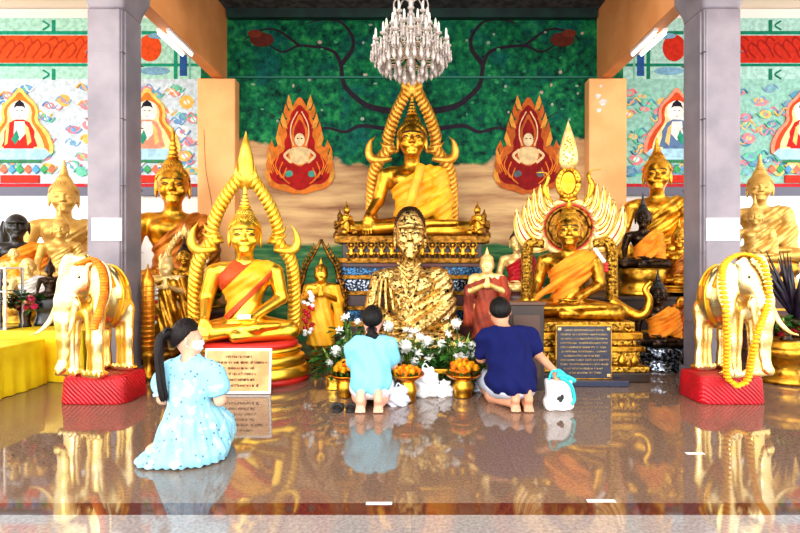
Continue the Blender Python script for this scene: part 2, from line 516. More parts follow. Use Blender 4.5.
def robe_diag(lower=.36, upper=.5, slope=1.15, arm=False, folds=.006, grow=.016, thick=0, lapw=1.):
    """a robe worn across the chest from the shoulder on the viewer's right down to the hip on the left"""
    f = torso_field()
    if arm:
        f.cap((.3, .05, .7), (.36, .06, .43), .088, .076, .04); f.cap((.36, .05, .42), (.07, -.2, .25), .07, .05, .03)
        f.cap((.3, .06, .4), (.34, .04, .2), .1, .1, .08)
    def cond(P):
        a = P[:, 2] - slope * P[:, 0]
        return np.maximum(np.maximum(lower - a, a - upper) * .65, .16 - P[:, 2])
    def wave(P): return np.sin((P[:, 2] - slope * .9 * P[:, 0]) * 70 + 2.2 * np.sin(P[:, 0] * 7)) * .8 + .4 * np.sin((P[:, 2] - P[:, 0]) * 31)
    return inter(f, cond, grow, folds, wave)


def robe_mesh(key, **kw): return lib(('robe', key), lambda: sdf_mesh('robe', robe_diag(**kw), (-.5, -.34, .1), (.55, .36, .95), .009))


def finial_mesh(hgt=.25, rings=5, r=.05):
    b = MB(); prof = []
    for i in range(rings):
        t = i / rings; z0 = hgt * t * .72; rr = r * (1 - t) + .012
        prof += [(rr * .7, z0), (rr, z0 + hgt * .72 / rings * .4), (rr * .72, z0 + hgt * .72 / rings * .9)]
    prof += [(.016, hgt * .74), (.02, hgt * .8), (.008, hgt * .92), (.0008, hgt)]
    return b.lathe(prof, 16).mesh('finial')


def eyes_mesh(c=(0, -.02, 1.08), s=1., hz=1.):
    """painted brows and lids, thin lines lying on the face"""
    b = MB(); x, y, z = c
    q = lambda dx, dy, dz: (x + dx * s, y + dy * s, z + dz * s * hz)
    for i in (-1, 1):
        b.tube([q(i * .016, -.182, .038), q(i * .045, -.174, .052), q(i * .08, -.157, .05), q(i * .108, -.135, .034)], [.003, .0055, .0055, .002], 6)
        b.tube([q(i * .03, -.163, -.006), q(i * .055, -.166, .002), q(i * .08, -.158, .001), q(i * .1, -.14, -.003)], [.003, .006, .006, .003], 6)
    return b.mesh('painted_eyes')


def base_lotus(b, rx, ry, h, n=40):
    """a waisted round plinth with beads"""
    b.lathe([(1., 0), (1., h * .1), (.95, h * .16), (.88, h * .3), (.84, h * .42), (.84, h * .5), (.9, h * .56), (.93, h * .66), (.95, h * .8), (.93, h * .92), (.88, h)], n, sx=rx, sy=ry, sup=2.5)
    return b


def statue(name, label, cat, px, D, zpy, W, body='gold', robe=None, robekind=None, hair=None, lapw=1., pose='mara', monk=False, base=.12,
           basemat=None, floor_z=None, rz=None, spire=.25, eyes=True, hz=1., hs=1., old=False, group=None, sash=None, x=None):
    """a seated statue with its plinth; zpy: the picture row of its lap; floor_z: what the plinth stands on"""
    z0 = Z(zpy, D); s = W * D / FPX
    fz = floor_z if floor_z is not None else z0 - base * s
    xx = X(px, D) if x is None else x
    t = thing(name, label, cat, (xx, D, fz), -.9 * math.atan2(xx, D) if rz is None else rz, 1, group)
    hb = z0 - fz
    up = dict(loc=(0, 0, hb), s=s)
    if hb > .01:
        b = MB(); base_lotus(b, .5 * s * max(1, lapw), .36 * s, hb); b.build('plinth', M[basemat or 'gold_old'], t)
    link('body', body_mesh(lapw, pose, hz, hs, old), M[body], t, **up)
    if not monk:
        hr = link('hair', hair_mesh(), M[hair or body], t, **up)
        link('finial', lib(('fin', spire), lambda: finial_mesh(spire)), M[hair or body], hr, loc=(0, .03, 1.36))
    if eyes: link('painted_eyes', lib(('eyes', hs, hz), lambda: eyes_mesh((0, -.02, 1.08 + (hz - 1) * .18), hs, hz)), M['ink'], t, **up)
    if robe:
        link('robe', robe_mesh(robekind or 'wide', **ROBES[robekind or 'wide']), M[robe], t, **up)
    if sash:
        for k in ('hem_low', 'hem_high'): link('robe_hem', robe_mesh(k, **ROBES[k]), M[sash], t, **up)
    return t, s, hb


ROBES = {
    'wide': dict(lower=-.4, upper=.64, slope=1.0, arm=True),
    'band': dict(lower=.42, upper=.79, slope=1.0, folds=.005, grow=.014),
    'hem_low': dict(lower=.38, upper=.46, slope=1.0, folds=.002, grow=.022),
    'hem_high': dict(lower=.73, upper=.93, slope=1.0, folds=.004, grow=.02),
    'drape': dict(lower=.30, upper=.78, slope=.8, folds=.011, grow=.034),
    'full': dict(lower=-.6, upper=.7, slope=.7, arm=True, folds=.008),
}


# ------------------------------------------------------------------ the setting
def structure(b, name, m, **kw): return setp(b.build(name, m, **kw), kind='structure')


def floor_mat(name, ca, cb, rough=.045, tile=.6):
    m = mat(name, ca, rough, col2=cb, scale=60, lo=.35, hi=.65, ior=1.75, detail=6)
    nt = m.node_tree; N = nt.nodes; L = nt.links; b = N['Principled BSDF']
    tc = N.new('ShaderNodeTexCoord'); br = N.new('ShaderNodeTexBrick')
    br.offset = 0; br.inputs['Scale'].default_value = 1; br.inputs['Brick Width'].default_value = tile; br.inputs['Row Height'].default_value = tile
    br.inputs['Mortar Size'].default_value = .003; br.inputs['Mortar Smooth'].default_value = .3
    br.inputs['Color1'].default_value = (1, 1, 1, 1); br.inputs['Color2'].default_value = (.95, .95, .95, 1); br.inputs['Mortar'].default_value = (.84, .82, .8, 1)
    L.new(tc.outputs['Object'], br.inputs['Vector'])
    mx = N.new('ShaderNodeMixRGB'); mx.blend_type = 'MULTIPLY'; mx.inputs[0].default_value = 1
    src = b.inputs['Base Color'].links[0].from_socket
    L.new(src, mx.inputs[1]); L.new(br.outputs['Color'], mx.inputs[2]); L.new(mx.outputs[0], b.inputs['Base Color'])
    n = N.new('ShaderNodeTexNoise'); n.inputs['Scale'].default_value = 3.
    L.new(tc.outputs['Object'], n.inputs['Vector'])
    bp = N.new('ShaderNodeBump'); bp.inputs['Strength'].default_value = .008; bp.inputs['Distance'].default_value = .02
    L.new(n.outputs['Fac'], bp.inputs['Height']); L.new(bp.outputs[0], b.inputs['Normal'])
    return m


y_b0, y_b1 = 2.295, 2.41
fl = MB().box((0, (y_b1 + 9) / 2, -.05), (12, (9 - y_b1) / 2, .05)); structure(fl, 'floor', floor_mat('polished_brown_granite', (132, 106, 88), (108, 84, 70)))
fl = MB().box((0, (y_b0 + y_b1) / 2, -.05), (12, (y_b1 - y_b0) / 2, .05)); structure(fl, 'floor_band', mat('dark_red_granite', (96, 44, 34), .05, col2=(66, 30, 26), scale=60, ior=1.75))
fl = MB().box((0, (y_b0 - 5) / 2, -.05), (12, (y_b0 + 5) / 2, .05)); structure(fl, 'floor_front', floor_mat('polished_grey_granite', (164, 152, 148), (134, 124, 122)))

M['peach'] = mat('peach_plaster', (244, 178, 112), .7, col2=(236, 166, 100), scale=2.5)
M['peach_beam'] = mat('tan_beam_paint', (224, 150, 88), .6, col2=(212, 136, 74), scale=2)
M['ceiling'] = mat('dark_grey_ceiling', (70, 70, 74), .8, col2=(34, 36, 40), scale=9, bump=.8, bscale=20)
M['cream'] = mat('cream_ceiling_paint', (252, 236, 218), .8)
M['wall_white'] = mat('white_plaster', (232, 226, 220), .7)


def mural_mat():
    """painted back wall: leaf-green crown of a tree over pale sand, an uneven edge between"""
    m = mat('painted_mural', (20, 90, 60), .7, spec=.12)
    nt = m.node_tree; N = nt.nodes; L = nt.links; b = N['Principled BSDF']
    tc = N.new('ShaderNodeTexCoord'); sep = N.new('ShaderNodeSeparateXYZ'); L.new(tc.outputs['Object'], sep.inputs[0])
    def noise(s, d=4, v=None):
        n = N.new('ShaderNodeTexNoise'); n.inputs['Scale'].default_value = s; n.inputs['Detail'].default_value = d
        L.new(v or tc.outputs['Object'], n.inputs['Vector']); return n.outputs['Fac']
    def math_(op, a, c):
        n = N.new('ShaderNodeMath'); n.operation = op
        for i, v in enumerate((a, c)):
            if isinstance(v, (int, float)): n.inputs[i].default_value = v
            else: L.new(v, n.inputs[i])
        return n.outputs[0]
    def ramp(v, *st):
        r = N.new('ShaderNodeValToRGB'); cr = r.color_ramp
        while len(cr.elements) < len(st): cr.elements.new(.5)
        for e, (p, c) in zip(cr.elements, st): e.position = p; e.color = (lin(c) if max(c) > 1 else c) + (1,)
        L.new(v, r.inputs[0]); return r.outputs[0]
    def mix(f, a, c):
        n = N.new('ShaderNodeMixRGB'); L.new(f, n.inputs[0]); L.new(a, n.inputs[1]); L.new(c, n.inputs[2]); return n.outputs[0]
    green = ramp(noise(11, 10), (.3, (2, 32, 30)), (.44, (4, 78, 54)), (.56, (10, 106, 62)), (.7, (44, 140, 76)))
    blu = mix(ramp(noise(2.2, 3), (.5, (0., 0., 0.)), (.68, (.8, .8, .8))), green, ramp(noise(12, 4), (.35, (2, 52, 60)), (.65, (10, 104, 96))))
    mp = N.new('ShaderNodeMapping'); mp.inputs['Scale'].default_value = (.5, 1, 3.2); L.new(tc.outputs['Object'], mp.inputs[0])
    sand = ramp(noise(1.6, 6, mp.outputs[0]), (.3, (124, 80, 54)), (.45, (186, 142, 100)), (.6, (216, 178, 124)), (.75, (190, 134, 106)))
    sea = ramp(noise(4, 5, mp.outputs[0]), (.35, (44, 72, 44)), (.5, (52, 116, 70)), (.65, (110, 140, 84)))
    ax = math_('ABSOLUTE', sep.outputs[0], 0); edge = math_('MULTIPLY', ax, .235)
    h = math_('SUBTRACT', sep.outputs[2], edge)
    h = math_('ADD', h, math_('MULTIPLY', math_('SUBTRACT', noise(3.2, 5), .5), .35))
    up = ramp(math_('SUBTRACT', h, 2.03), (.47, (0., 0., 0.)), (.53, (1., 1., 1.)))
    h2 = math_('ADD', sep.outputs[2], math_('MULTIPLY', math_('SUBTRACT', noise(2, 4), .5), .2))
    low = ramp(math_('SUBTRACT', h2, 1.0), (.47, (1., 1., 1.)), (.53, (0., 0., 0.)))
    L.new(mix(up, mix(low, sand, sea), blu), b.inputs['Base Color'])
    return m


YB = 7.5
CEIL = Z(18, YB) + .1
wb = MB().box((0, YB + .1, CEIL / 2), (3.3, .1, CEIL / 2)); structure(wb, 'wall_back', mural_mat())
b = MB().box((0, YB - .05, Z(8, YB - .1)), (2.86, .05, .14)); structure(b, 'trim_1', mat('dark_green_beam', (14, 52, 46), .5, col2=(8, 34, 34), scale=3))
b = MB().box((0, YB - .02, Z(78, YB)), (2.86, .02, .012)); structure(b, 'trim_2', mat('teal_wall_ledge', (22, 108, 92), .5))
b = MB().box((0, 4.35, CEIL + .06), (2.95, 3.35, .06)); structure(b, 'ceiling', M['ceiling'])
SIDE_CEIL = Z(10, 8) + .02
for s, nm in ((-1, 'left'), (1, 'right')):
    b = MB().box((s * 6.1, 4.6, SIDE_CEIL + .08), (3.05, 3.5, .06)); structure(b, 'ceiling_' + nm, M['cream'])
    # beam over the columns, pilaster against the wall
    xa, xb = X(211, 7.3), X(222, 7.3)
    b = MB().box((s * abs(xa + xb) / 2, 4.2, (Z(77, 7.3) + CEIL + .3) / 2), (abs(xa - xb) / 2, 3.3, (CEIL + .3 - Z(77, 7.3)) / 2)); structure(b, 'beam_' + nm, M['peach_beam'])
    xa, xb = X(197, 7.3), X(235, 7.3)
    b = MB().box((s * abs(xa + xb) / 2, 7.4, Z(78, 7.3) / 2), (abs(xa - xb) / 2, .1, Z(78, 7.3) / 2)); structure(b, 'pilaster_' + nm, M['peach'], bevel=.02)
    # bay wall: white plaster pier, low parapet, painted wall above an opening to the bright outdoors
    zl = Z(190, 8)
    b = MB()
    b.box((s * 6.1, 8.1, (zl + SIDE_CEIL) / 2), (3.1, .1, (SIDE_CEIL - zl) / 2))
    b.box((s * 6.1, 8.1, .4), (3.1, .1, .4))
    b.box((s * 3.95, 8.1, (zl + .8) / 2), (.95, .1, (zl - .8) / 2))
    structure(b, 'wall_' + nm, M['wall_white'])
    b = MB().box((s * 6.2, 7.98, zl - .03), (1.35 * 2, .05, .07)); structure(b, 'window_lintel_' + nm, mat('grey_lintel', (84, 84, 104), .5))

# columns
M['marble'] = mat('grey_mauve_marble', (142, 132, 140), .28, col2=(116, 108, 118), scale=3.5, lo=.3, hi=.7, detail=8, bump=.02)
for s, nm in ((-1, 'left'), (1, 'right')):
    x0, x1 = (X(87, 4.75), X(122, 4.75)) if s < 0 else (X(704, 4.75), X(741, 4.75))
    cx = (x0 + x1) / 2; w = (x1 - x0) / 2
    b = MB()
    zt = Z(0, 4.75) - .09
    b.box((cx, 4.75 + w, zt / 2), (w, w, zt / 2))
    b.box((cx, 4.75 + w, zt / 2 + .3), (w * .93, w + .016, zt / 2 - .3)); b.box((cx, 4.75 + w, zt / 2 + .3), (w + .016, w * .8, zt / 2 - .3))
    b.box((cx, 4.75 + w, .06), (w + .03, w + .03, .06))
    structure(b, 'column_' + nm, M['marble'], bevel=.012)
    b = MB().lathe([(1., 0), (1.06, .03), (1.1, .08), (1.24, .15), (1.4, .22), (1.44, .26), (1.44, .42)], 48, c=(cx, 4.75 + w, zt), sx=w, sy=w, sup=8)
    structure(b, 'column_capital_' + nm, M['marble'])
    b = MB()
    for j in range(1, 6): b.box((cx, 4.75 + w, j * .66), (w + .0165, w + .0165, .0015))
    o = structure(b, 'column_joint_' + nm, mat('joint_grey_' + nm, (128, 120, 126), .6))
    pa, pb = (92, 122) if s < 0 else (706, 739)
    b = MB().box(((X(pa, 4.73) + X(pb, 4.73)) / 2, 4.728, (Z(218, 4.73) + Z(241, 4.73)) / 2), ((X(pb, 4.73) - X(pa, 4.73)) / 2, .006, (Z(218, 4.73) - Z(241, 4.73)) / 2))
    setp(b.build('column_plaque', M['white'], bevel=.002), 'blank white plaque on the grey marble column at %s' % ('left' if s < 0 else 'right'), 'plaque')

# fluorescent fittings under the beams
for s, nm in ((-1, 'left'), (1, 'right')):
    for k, dx in enumerate((-.06, .06)):
        t = thing('fluorescent_lamp', 'lit fluorescent lamp under the %s tan beam, the one on the %s side' % (nm, 'hall' if (dx * -s) > 0 else 'mural'), 'lamp', (s * 3.0 + dx, 6.1, Z(77, 7.3)), 0, 1, 'fluorescent lamps under the beams')
        MB().box((0, 0, -.02), (.022, .32, .02)).build('housing', M['white'], t)
        MB().tube([(0, -.3, -.058), (0, .3, -.056)], .017, 10).build('lamp_tube', M['tube'], t)

# ------------------------------------------------------------------ painted walls (flat artwork on the wall, laid out at its place)
PAINT = {}


def paint(c):
    if c not in PAINT: PAINT[c] = mat('mural_paint_%d_%d_%d' % c, c, .7, col2=tuple(max(0, int(v * .88)) for v in c), scale=14, spec=.12)
    return PAINT[c]


class Art:
    """flat coloured shapes layered on a wall; shapes in picture pixels of the wall's plane"""
    def __init__(self, D, y, ox=0): self.b = MB(); self.mats = []; self.D = D; self.y = y; self.n = 0
    def poly(self, pts, c):
        m = paint(c)
        if m not in self.mats: self.mats.append(m)
        self.b.cur = self.mats.index(m); self.n += 1
        self.b.prism([(X(p[0], self.D), Z(p[1], self.D)) for p in pts], self.y - .001 - .00015 * self.n, self.y - .0003)
        return self
    def oval(self, cx, cy, rx, ry, c, n=22, a0=0, a1=360): return self.poly([(cx + rx * math.cos(math.radians(a0 + (a1 - a0) * i / n)), cy - ry * math.sin(math.radians(a0 + (a1 - a0) * i / n))) for i in range(n + (a1 - a0 < 360))], c)
    def rect(self, x0, y0, x1, y1, c): return self.poly([(x0, y0), (x1, y0), (x1, y1), (x0, y1)], c)
    def stroke(self, pts, w, c):
        P = spline([(p[0], p[1], 0) for p in pts], 6); L_, R_ = [], []
        for i, p in enumerate(P):
            t = (P[min(i + 1, len(P) - 1)] - P[max(i - 1, 0)]).normalized(); ww = w if not isinstance(w, tuple) else w[0] + (w[1] - w[0]) * i / (len(P) - 1)
            L_.append((p.x - t.y * ww / 2, p.y + t.x * ww / 2)); R_.append((p.x + t.y * ww / 2, p.y - t.x * ww / 2))
        return self.poly(L_ + R_[::-1], c)
    def build(self, name, label, cat): return setp(self.b.build(name, self.mats), label, cat)


def bay_art(side):
    """coloured frieze and panel on a bay wall; side -1 left, 1 right (mirrored about the hall's axis)"""
    mx = (lambda x: x) if side < 0 else (lambda x: 2 * CX - x)
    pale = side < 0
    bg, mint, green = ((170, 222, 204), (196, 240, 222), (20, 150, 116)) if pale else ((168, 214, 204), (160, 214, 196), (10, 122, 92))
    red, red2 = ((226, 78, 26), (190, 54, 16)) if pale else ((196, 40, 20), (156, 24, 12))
    a = Art(8, 8.0)
    R = lambda x0, y0, x1, y1, c: a.rect(min(mx(x0), mx(x1)), y0, max(mx(x0), mx(x1)), y1, c)
    R(-160, 18, 205, 79, bg); R(-160, 31, 200, 34.5, green); R(-160, 63.5, 200, 66.5, green); R(-160, 35.5, 118, 63, red)
    for k in range(-150, 110, 26):                                    # scrolled ornament on the red band
        for j, (dx, dy) in enumerate(((0, 0), (9, 3), (17, -3))):
            a.stroke([(mx(k + dx), 44 + dy), (mx(k + dx + 6), 40 + dy), (mx(k + dx + 9), 46 + dy), (mx(k + dx + 5), 52 + dy), (mx(k + dx + 1), 58)], 1.6, red2)
    for yy in (22, 71):
        R(52, yy - 2, 55.5, yy + 9, green)
        a.stroke([(mx(43), yy - 1), (mx(49), yy + 3.5), (mx(43), yy + 8)], 1.8, green)
    a.oval(mx(150), 48, 11.5, 13.5, red)
    R(174, 50, 177.5, 79, green); R(180, 55, 187, 76, (36, 84, 150)); R(189, 50, 191, 79, (120, 190, 170))
    a.oval(mx(155), 71, 15, 4, (120, 170, 200)); a.oval(mx(158), 36, 10, 3, (120, 170, 200))
    a.build('painted_frieze', 'red and mint painted frieze high on the %s wall' % ('left' if pale else 'right'), 'frieze')

    def panel(cx, x0, x1, label, red_robe):
        a = Art(8, 8.0)
        q = lambda dx: mx(cx + dx)
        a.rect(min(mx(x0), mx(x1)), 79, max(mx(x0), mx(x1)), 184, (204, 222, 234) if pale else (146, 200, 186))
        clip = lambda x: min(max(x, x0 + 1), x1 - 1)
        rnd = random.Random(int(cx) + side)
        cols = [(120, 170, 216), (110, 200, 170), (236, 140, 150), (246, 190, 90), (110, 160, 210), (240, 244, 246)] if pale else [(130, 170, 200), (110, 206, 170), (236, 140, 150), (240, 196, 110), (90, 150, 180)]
        for k in range(64):                                          # painted clouds and blossoms
            xx = rnd.uniform(max(x0, -60) + 9, x1 - 9); yy = 172 - 84 * rnd.random() ** 1.5
            rr = rnd.uniform(3, 7); a.oval(mx(clip(xx)), yy, rr, rr * rnd.uniform(.5, 1), rnd.choice(cols)); a.oval(mx(clip(xx)), yy, rr * .45, rr * .35, rnd.choice(cols + [(244, 244, 240)]))
            a.stroke([(mx(clip(xx - 8)), yy), (mx(clip(xx - 3)), yy - 4), (mx(clip(xx + 3)), yy + 3), (mx(clip(xx + 8)), yy - 1)], 1.3, rnd.choice(cols))
        def P(pts, c):
            if 9 < len(pts) < 18:
                for _ in range(2): pts = [q for i in range(len(pts)) for q in ((pts[i - 1][0] * .25 + pts[i][0] * .75, pts[i - 1][1] * .25 + pts[i][1] * .75), (pts[i][0] * .75 + pts[(i + 1) % len(pts)][0] * .25, pts[i][1] * .75 + pts[(i + 1) % len(pts)][1] * .25))]
            a.poly([(mx(min(max(cx + p[0], x0), x1)), p[1]) for p in pts], c)
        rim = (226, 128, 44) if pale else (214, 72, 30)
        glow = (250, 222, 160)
        P([(0, 86), (7, 96), (16, 104), (19, 113), (17, 122), (27, 130), (34, 146), (32, 158), (-32, 158), (-34, 146), (-27, 130), (-17, 122), (-19, 113), (-16, 104), (-7, 96)], (250, 210, 110) if pale else (240, 150, 120))
        P([(0, 91), (6, 99), (14, 106), (16, 113), (14, 122), (24, 132), (30, 146), (29, 157), (-29, 157), (-30, 146), (-24, 132), (-14, 122), (-16, 113), (-14, 106), (-6, 99)], rim)
        P([(0, 100), (10, 105), (13, 113), (11, 122), (20, 134), (25, 146), (24, 156), (-24, 156), (-25, 146), (-20, 134), (-11, 122), (-13, 113), (-10, 105)], glow)
        P([(10 * math.cos(t), 112 - 11 * math.sin(t)) for t in [i * PI / 10 for i in range(20)]], (236, 246, 236))
        P([(14, 150), (15, 132), (10, 123), (4, 120), (-4, 120), (-10, 123), (-15, 132), (-16, 150)], red_robe)
        P([(-5, 122), (5, 122), (6, 134), (0, 141), (-6, 134)], (255, 246, 236))
        P([(-14, 138), (0, 145), (15, 138), (18, 147), (0, 150), (-18, 147)], red_robe)
        P([(-5, 106), (5, 106), (6, 113), (3, 120), (-3, 120), (-6, 113)], (255, 248, 240))
        P([(-6, 109), (-4, 103.5), (0, 100.5), (4, 103.5), (6, 109), (3, 107), (-3, 107)], (30, 26, 40))
        P([(-3, 130), (-8, 140), (-4, 145), (0, 138)], (40, 150, 120)); P([(5, 124), (9, 128), (12, 142), (8, 146)], (250, 200, 120)); P([(-13, 126), (-10, 124), (-12, 144), (-15, 146)], (250, 200, 120))
        for e in (-1, 1): P([(e * 1.2, 111), (e * 3.6, 110.6), (e * 3.4, 111.4), (e * 1.4, 111.8)], (60, 50, 60))
        P([(-1.4, 116.4), (1.4, 116.4), (0, 117.4)], (200, 60, 60))
        P([(-26, 149), (26, 149), (31, 154), (22, 162), (-22, 162), (-31, 154)], (170, 214, 236))
        P([(-24, 160), (24, 160), (20, 163), (-20, 163)], (60, 130, 90))
        for k in range(-4, 5): P([(k * 8 - 4, 170), (k * 8, 165), (k * 8 + 4, 170), (k * 8, 174)], [(70, 170, 110), (240, 120, 90), (90, 160, 210)][k % 3])
        P([(-19, 175.5), (19, 175.5), (19, 183), (-19, 183)], (220, 50, 34))
        a.rect(min(mx(x0), mx(x1)), 184, max(mx(x0), mx(x1)), 189, (196, 40, 50))
        a.build('wall_painting', label, 'mural')
    if pale:
        panel(21, -160, 112, 'pale painted panel of a seated red-robed figure in a flame halo, far left wall', (216, 40, 30))
        panel(148, 113, 205, 'pale painted panel half hidden behind the left column, beside the pilaster', (236, 150, 120))
    else:
        panel(21, -160, 112, 'green-tinted painted panel of a seated red-robed figure at the right wall edge', (206, 34, 30))
        panel(148, 113, 205, 'painted panel of a robed figure in pink halo behind the right column', (90, 120, 160))


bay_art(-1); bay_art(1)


def flame_art(cx, label, dark):
    a = Art(YB, YB - .02); r = (136, 18, 18) if dark else (166, 22, 20); og = (190, 92, 34) if dark else (216, 116, 38)
    def P(pts, c):
        for _ in range(2): pts = [q for i in range(len(pts)) for q in ((pts[i - 1][0] * .25 + pts[i][0] * .75, pts[i - 1][1] * .25 + pts[i][1] * .75), (pts[i][0] * .75 + pts[(i + 1) % len(pts)][0] * .25, pts[i][1] * .75 + pts[(i + 1) % len(pts)][1] * .25))]
        a.poly([(cx + p[0], p[1]) for p in pts], c)
    half = [(0, 96), (5, 103), (7, 108), (12, 112), (12, 120), (17, 124), (17, 134), (22, 138), (21, 146), (29, 150), (27, 158), (34, 166), (32, 174), (34, 180), (28, 188), (20, 190), (12, 192), (5, 195), (0, 193)]
    P(half + [(-x, y) for x, y in half[::-1][1:-1]], og)
    h2 = [(0, 104), (5, 110), (9, 114), (10, 122), (14, 128), (12, 136), (16, 142), (14, 150), (22, 156), (30, 168), (30, 178), (22, 185), (14, 184), (6, 189), (0, 191)]
    P(h2 + [(-x, y) for x, y in h2[::-1][1:-1]], r)
    h3 = [(0, 112), (4, 122), (8, 130), (9, 140), (7, 148), (13, 156), (11, 166), (0, 170)]
    P(h3 + [(-x, y) for x, y in h3[::-1][1:-1]], og)
    h3 = [(0, 118), (4, 126), (6, 132), (5, 142), (0, 144)]
    P(h3 + [(-x, y) for x, y in h3[::-1][1:-1]], r)
    a.oval(cx, 140, 5, 6.5, (232, 206, 160)); P([(-11, 150), (-4, 147), (4, 147), (11, 150), (9, 162), (0, 166), (-9, 162)], (232, 196, 140))
    P([(-24, 166), (-8, 162), (0, 168), (8, 162), (24, 166), (27, 177), (14, 176), (4, 172), (-4, 172), (-14, 176), (-27, 177)], r)
    for dx in (-15, 8): P([(dx, 172), (dx + 7, 170), (dx + 9, 176), (dx + 1, 178)], (70, 150, 130) if not dark else (90, 96, 100))
    for s in (-1, 1):
        for k in range(9):
            yb = 180 - 9 * k; xb = (32, 31, 30, 27, 21, 19, 16, 13, 10)[k]; a.poly([(cx + s * (xb - 4), yb + 3), (cx + s * (xb + 1), yb + 1), (cx + s * (xb + 3), yb - 5), (cx + s * (xb + 1), yb - 13), (cx + s * (xb - 2), yb - 5)], og if k % 2 else (226, 150, 58))
        a.oval(cx + s * 2, 139, 1, .6, (60, 30, 20)); a.stroke([(cx + s * 9, 150), (cx + s * 15, 156), (cx + s * 8, 163)], 2.6, (232, 196, 140)); a.stroke([(cx + s * 14, 182), (cx + s * 22, 178), (cx + s * 18, 172), (cx + s * 25, 168)], 1.4, (110, 14, 16))
        for k in range(5): a.stroke([(cx + s * (10 + 4 * k), 184 - 3 * k), (cx + s * (16 + 4 * k), 178 - 6 * k), (cx + s * (13 + 4 * k), 168 - 6 * k)], 1.1, (226, 120, 36))
        a.stroke([(cx + s * 2, 112), (cx + s * 8, 124), (cx + s * 9, 136), (cx + s * 6, 146)], 1.1, (246, 200, 150))
    a.build('mural_figure', label, 'mural')


flame_art(300, 'painted red figure in orange flames, left of the central statue on the green mural', False)
flame_art(528, 'painted dark red figure in flames, right of the central statue on the green mural', True)
a = Art(YB, YB - .004); br = (40, 32, 44)
for s in (-1, 1):
    m_ = lambda x: CX + s * (CX - x)
    a.stroke([(m_(402), 112), (m_(384), 110), (m_(368), 106), (m_(355), 97), (m_(344), 84), (m_(340), 62), (m_(330), 50), (m_(300), 46), (m_(282), 52), (m_(262), 40), (m_(250), 36)], (7, .8), br)
    a.stroke([(m_(402), 132), (m_(380), 128), (m_(360), 126), (m_(345), 132), (m_(325), 128), (m_(302), 134), (m_(280), 120), (m_(266), 112)], (5, .8), br)
    a.stroke([(m_(340), 66), (m_(352), 50), (m_(352), 36), (m_(340), 22), (m_(322), 20), (m_(306), 24)], (5, .8), br)
    a.stroke([(m_(300), 46), (m_(276), 30), (m_(256), 32), (m_(244), 40)], (3, .8), br)
    for k in range(46):
        rr = random.Random(k * 3 + s); a.oval(m_(rr.uniform(240, 405)), rr.uniform(22, 125), rr.uniform(1.0, 2.2), rr.uniform(.8, 1.8), rr.choice([(150, 176, 150), (190, 170, 150), (40, 130, 84), (60, 150, 100), (20, 60, 70)]))
    a.oval(m_(262), 40, 12, 7, (96, 40, 30)); a.oval(m_(255), 34, 7, 4, (120, 50, 34))
a.build('mural_branches', 'dark painted tree branches spreading over the green mural', 'mural')

a = Art(7.3, 7.3)
for x_, y_, w_ in ((598, 96, 3), (603, 102, 4), (599, 110, 2.5), (601, 86, 1.6)): a.poly([(x_ - w_, y_), (x_ - w_ * .3, y_ - w_ * .8), (x_ + w_, y_ - w_ * .5), (x_ + w_ * .6, y_ + w_ * .7), (x_ - w_ * .4, y_ + w_)], (232, 226, 222))
a.stroke([(601, 200), (614, 200), (614.5, 212), (615, 240)], .7, (150, 90, 50)); a.stroke([(204, 130), (206, 170), (212, 205), (215, 250)], .7, (170, 104, 56))
setp(a.b.build('trim_3', a.mats), kind='structure')

# white tape marks on the floor
for px, w, py, lab in ((379, 13, 503.5, 'white tape strip on the dark floor band, left of centre'), (601, 14, 501, 'white tape strip on the dark floor band, below the navy-shirted man'), (695, 9, 453.5, 'short white tape strip on the floor in front of the right elephant')):
    D = FPX * EYE / (py - CY); b = MB().box((X(px, D), D, .001), (w * D / FPX, .013, .001)); setp(b.build('tape_mark', M['white']), lab, 'tape', 'white tape marks on the floor')


# ------------------------------------------------------------------ aureoles
def norm2(p, q):
    d = Vector((q[0] - p[0], 0, q[2] - p[2])); d.normalize(); return d


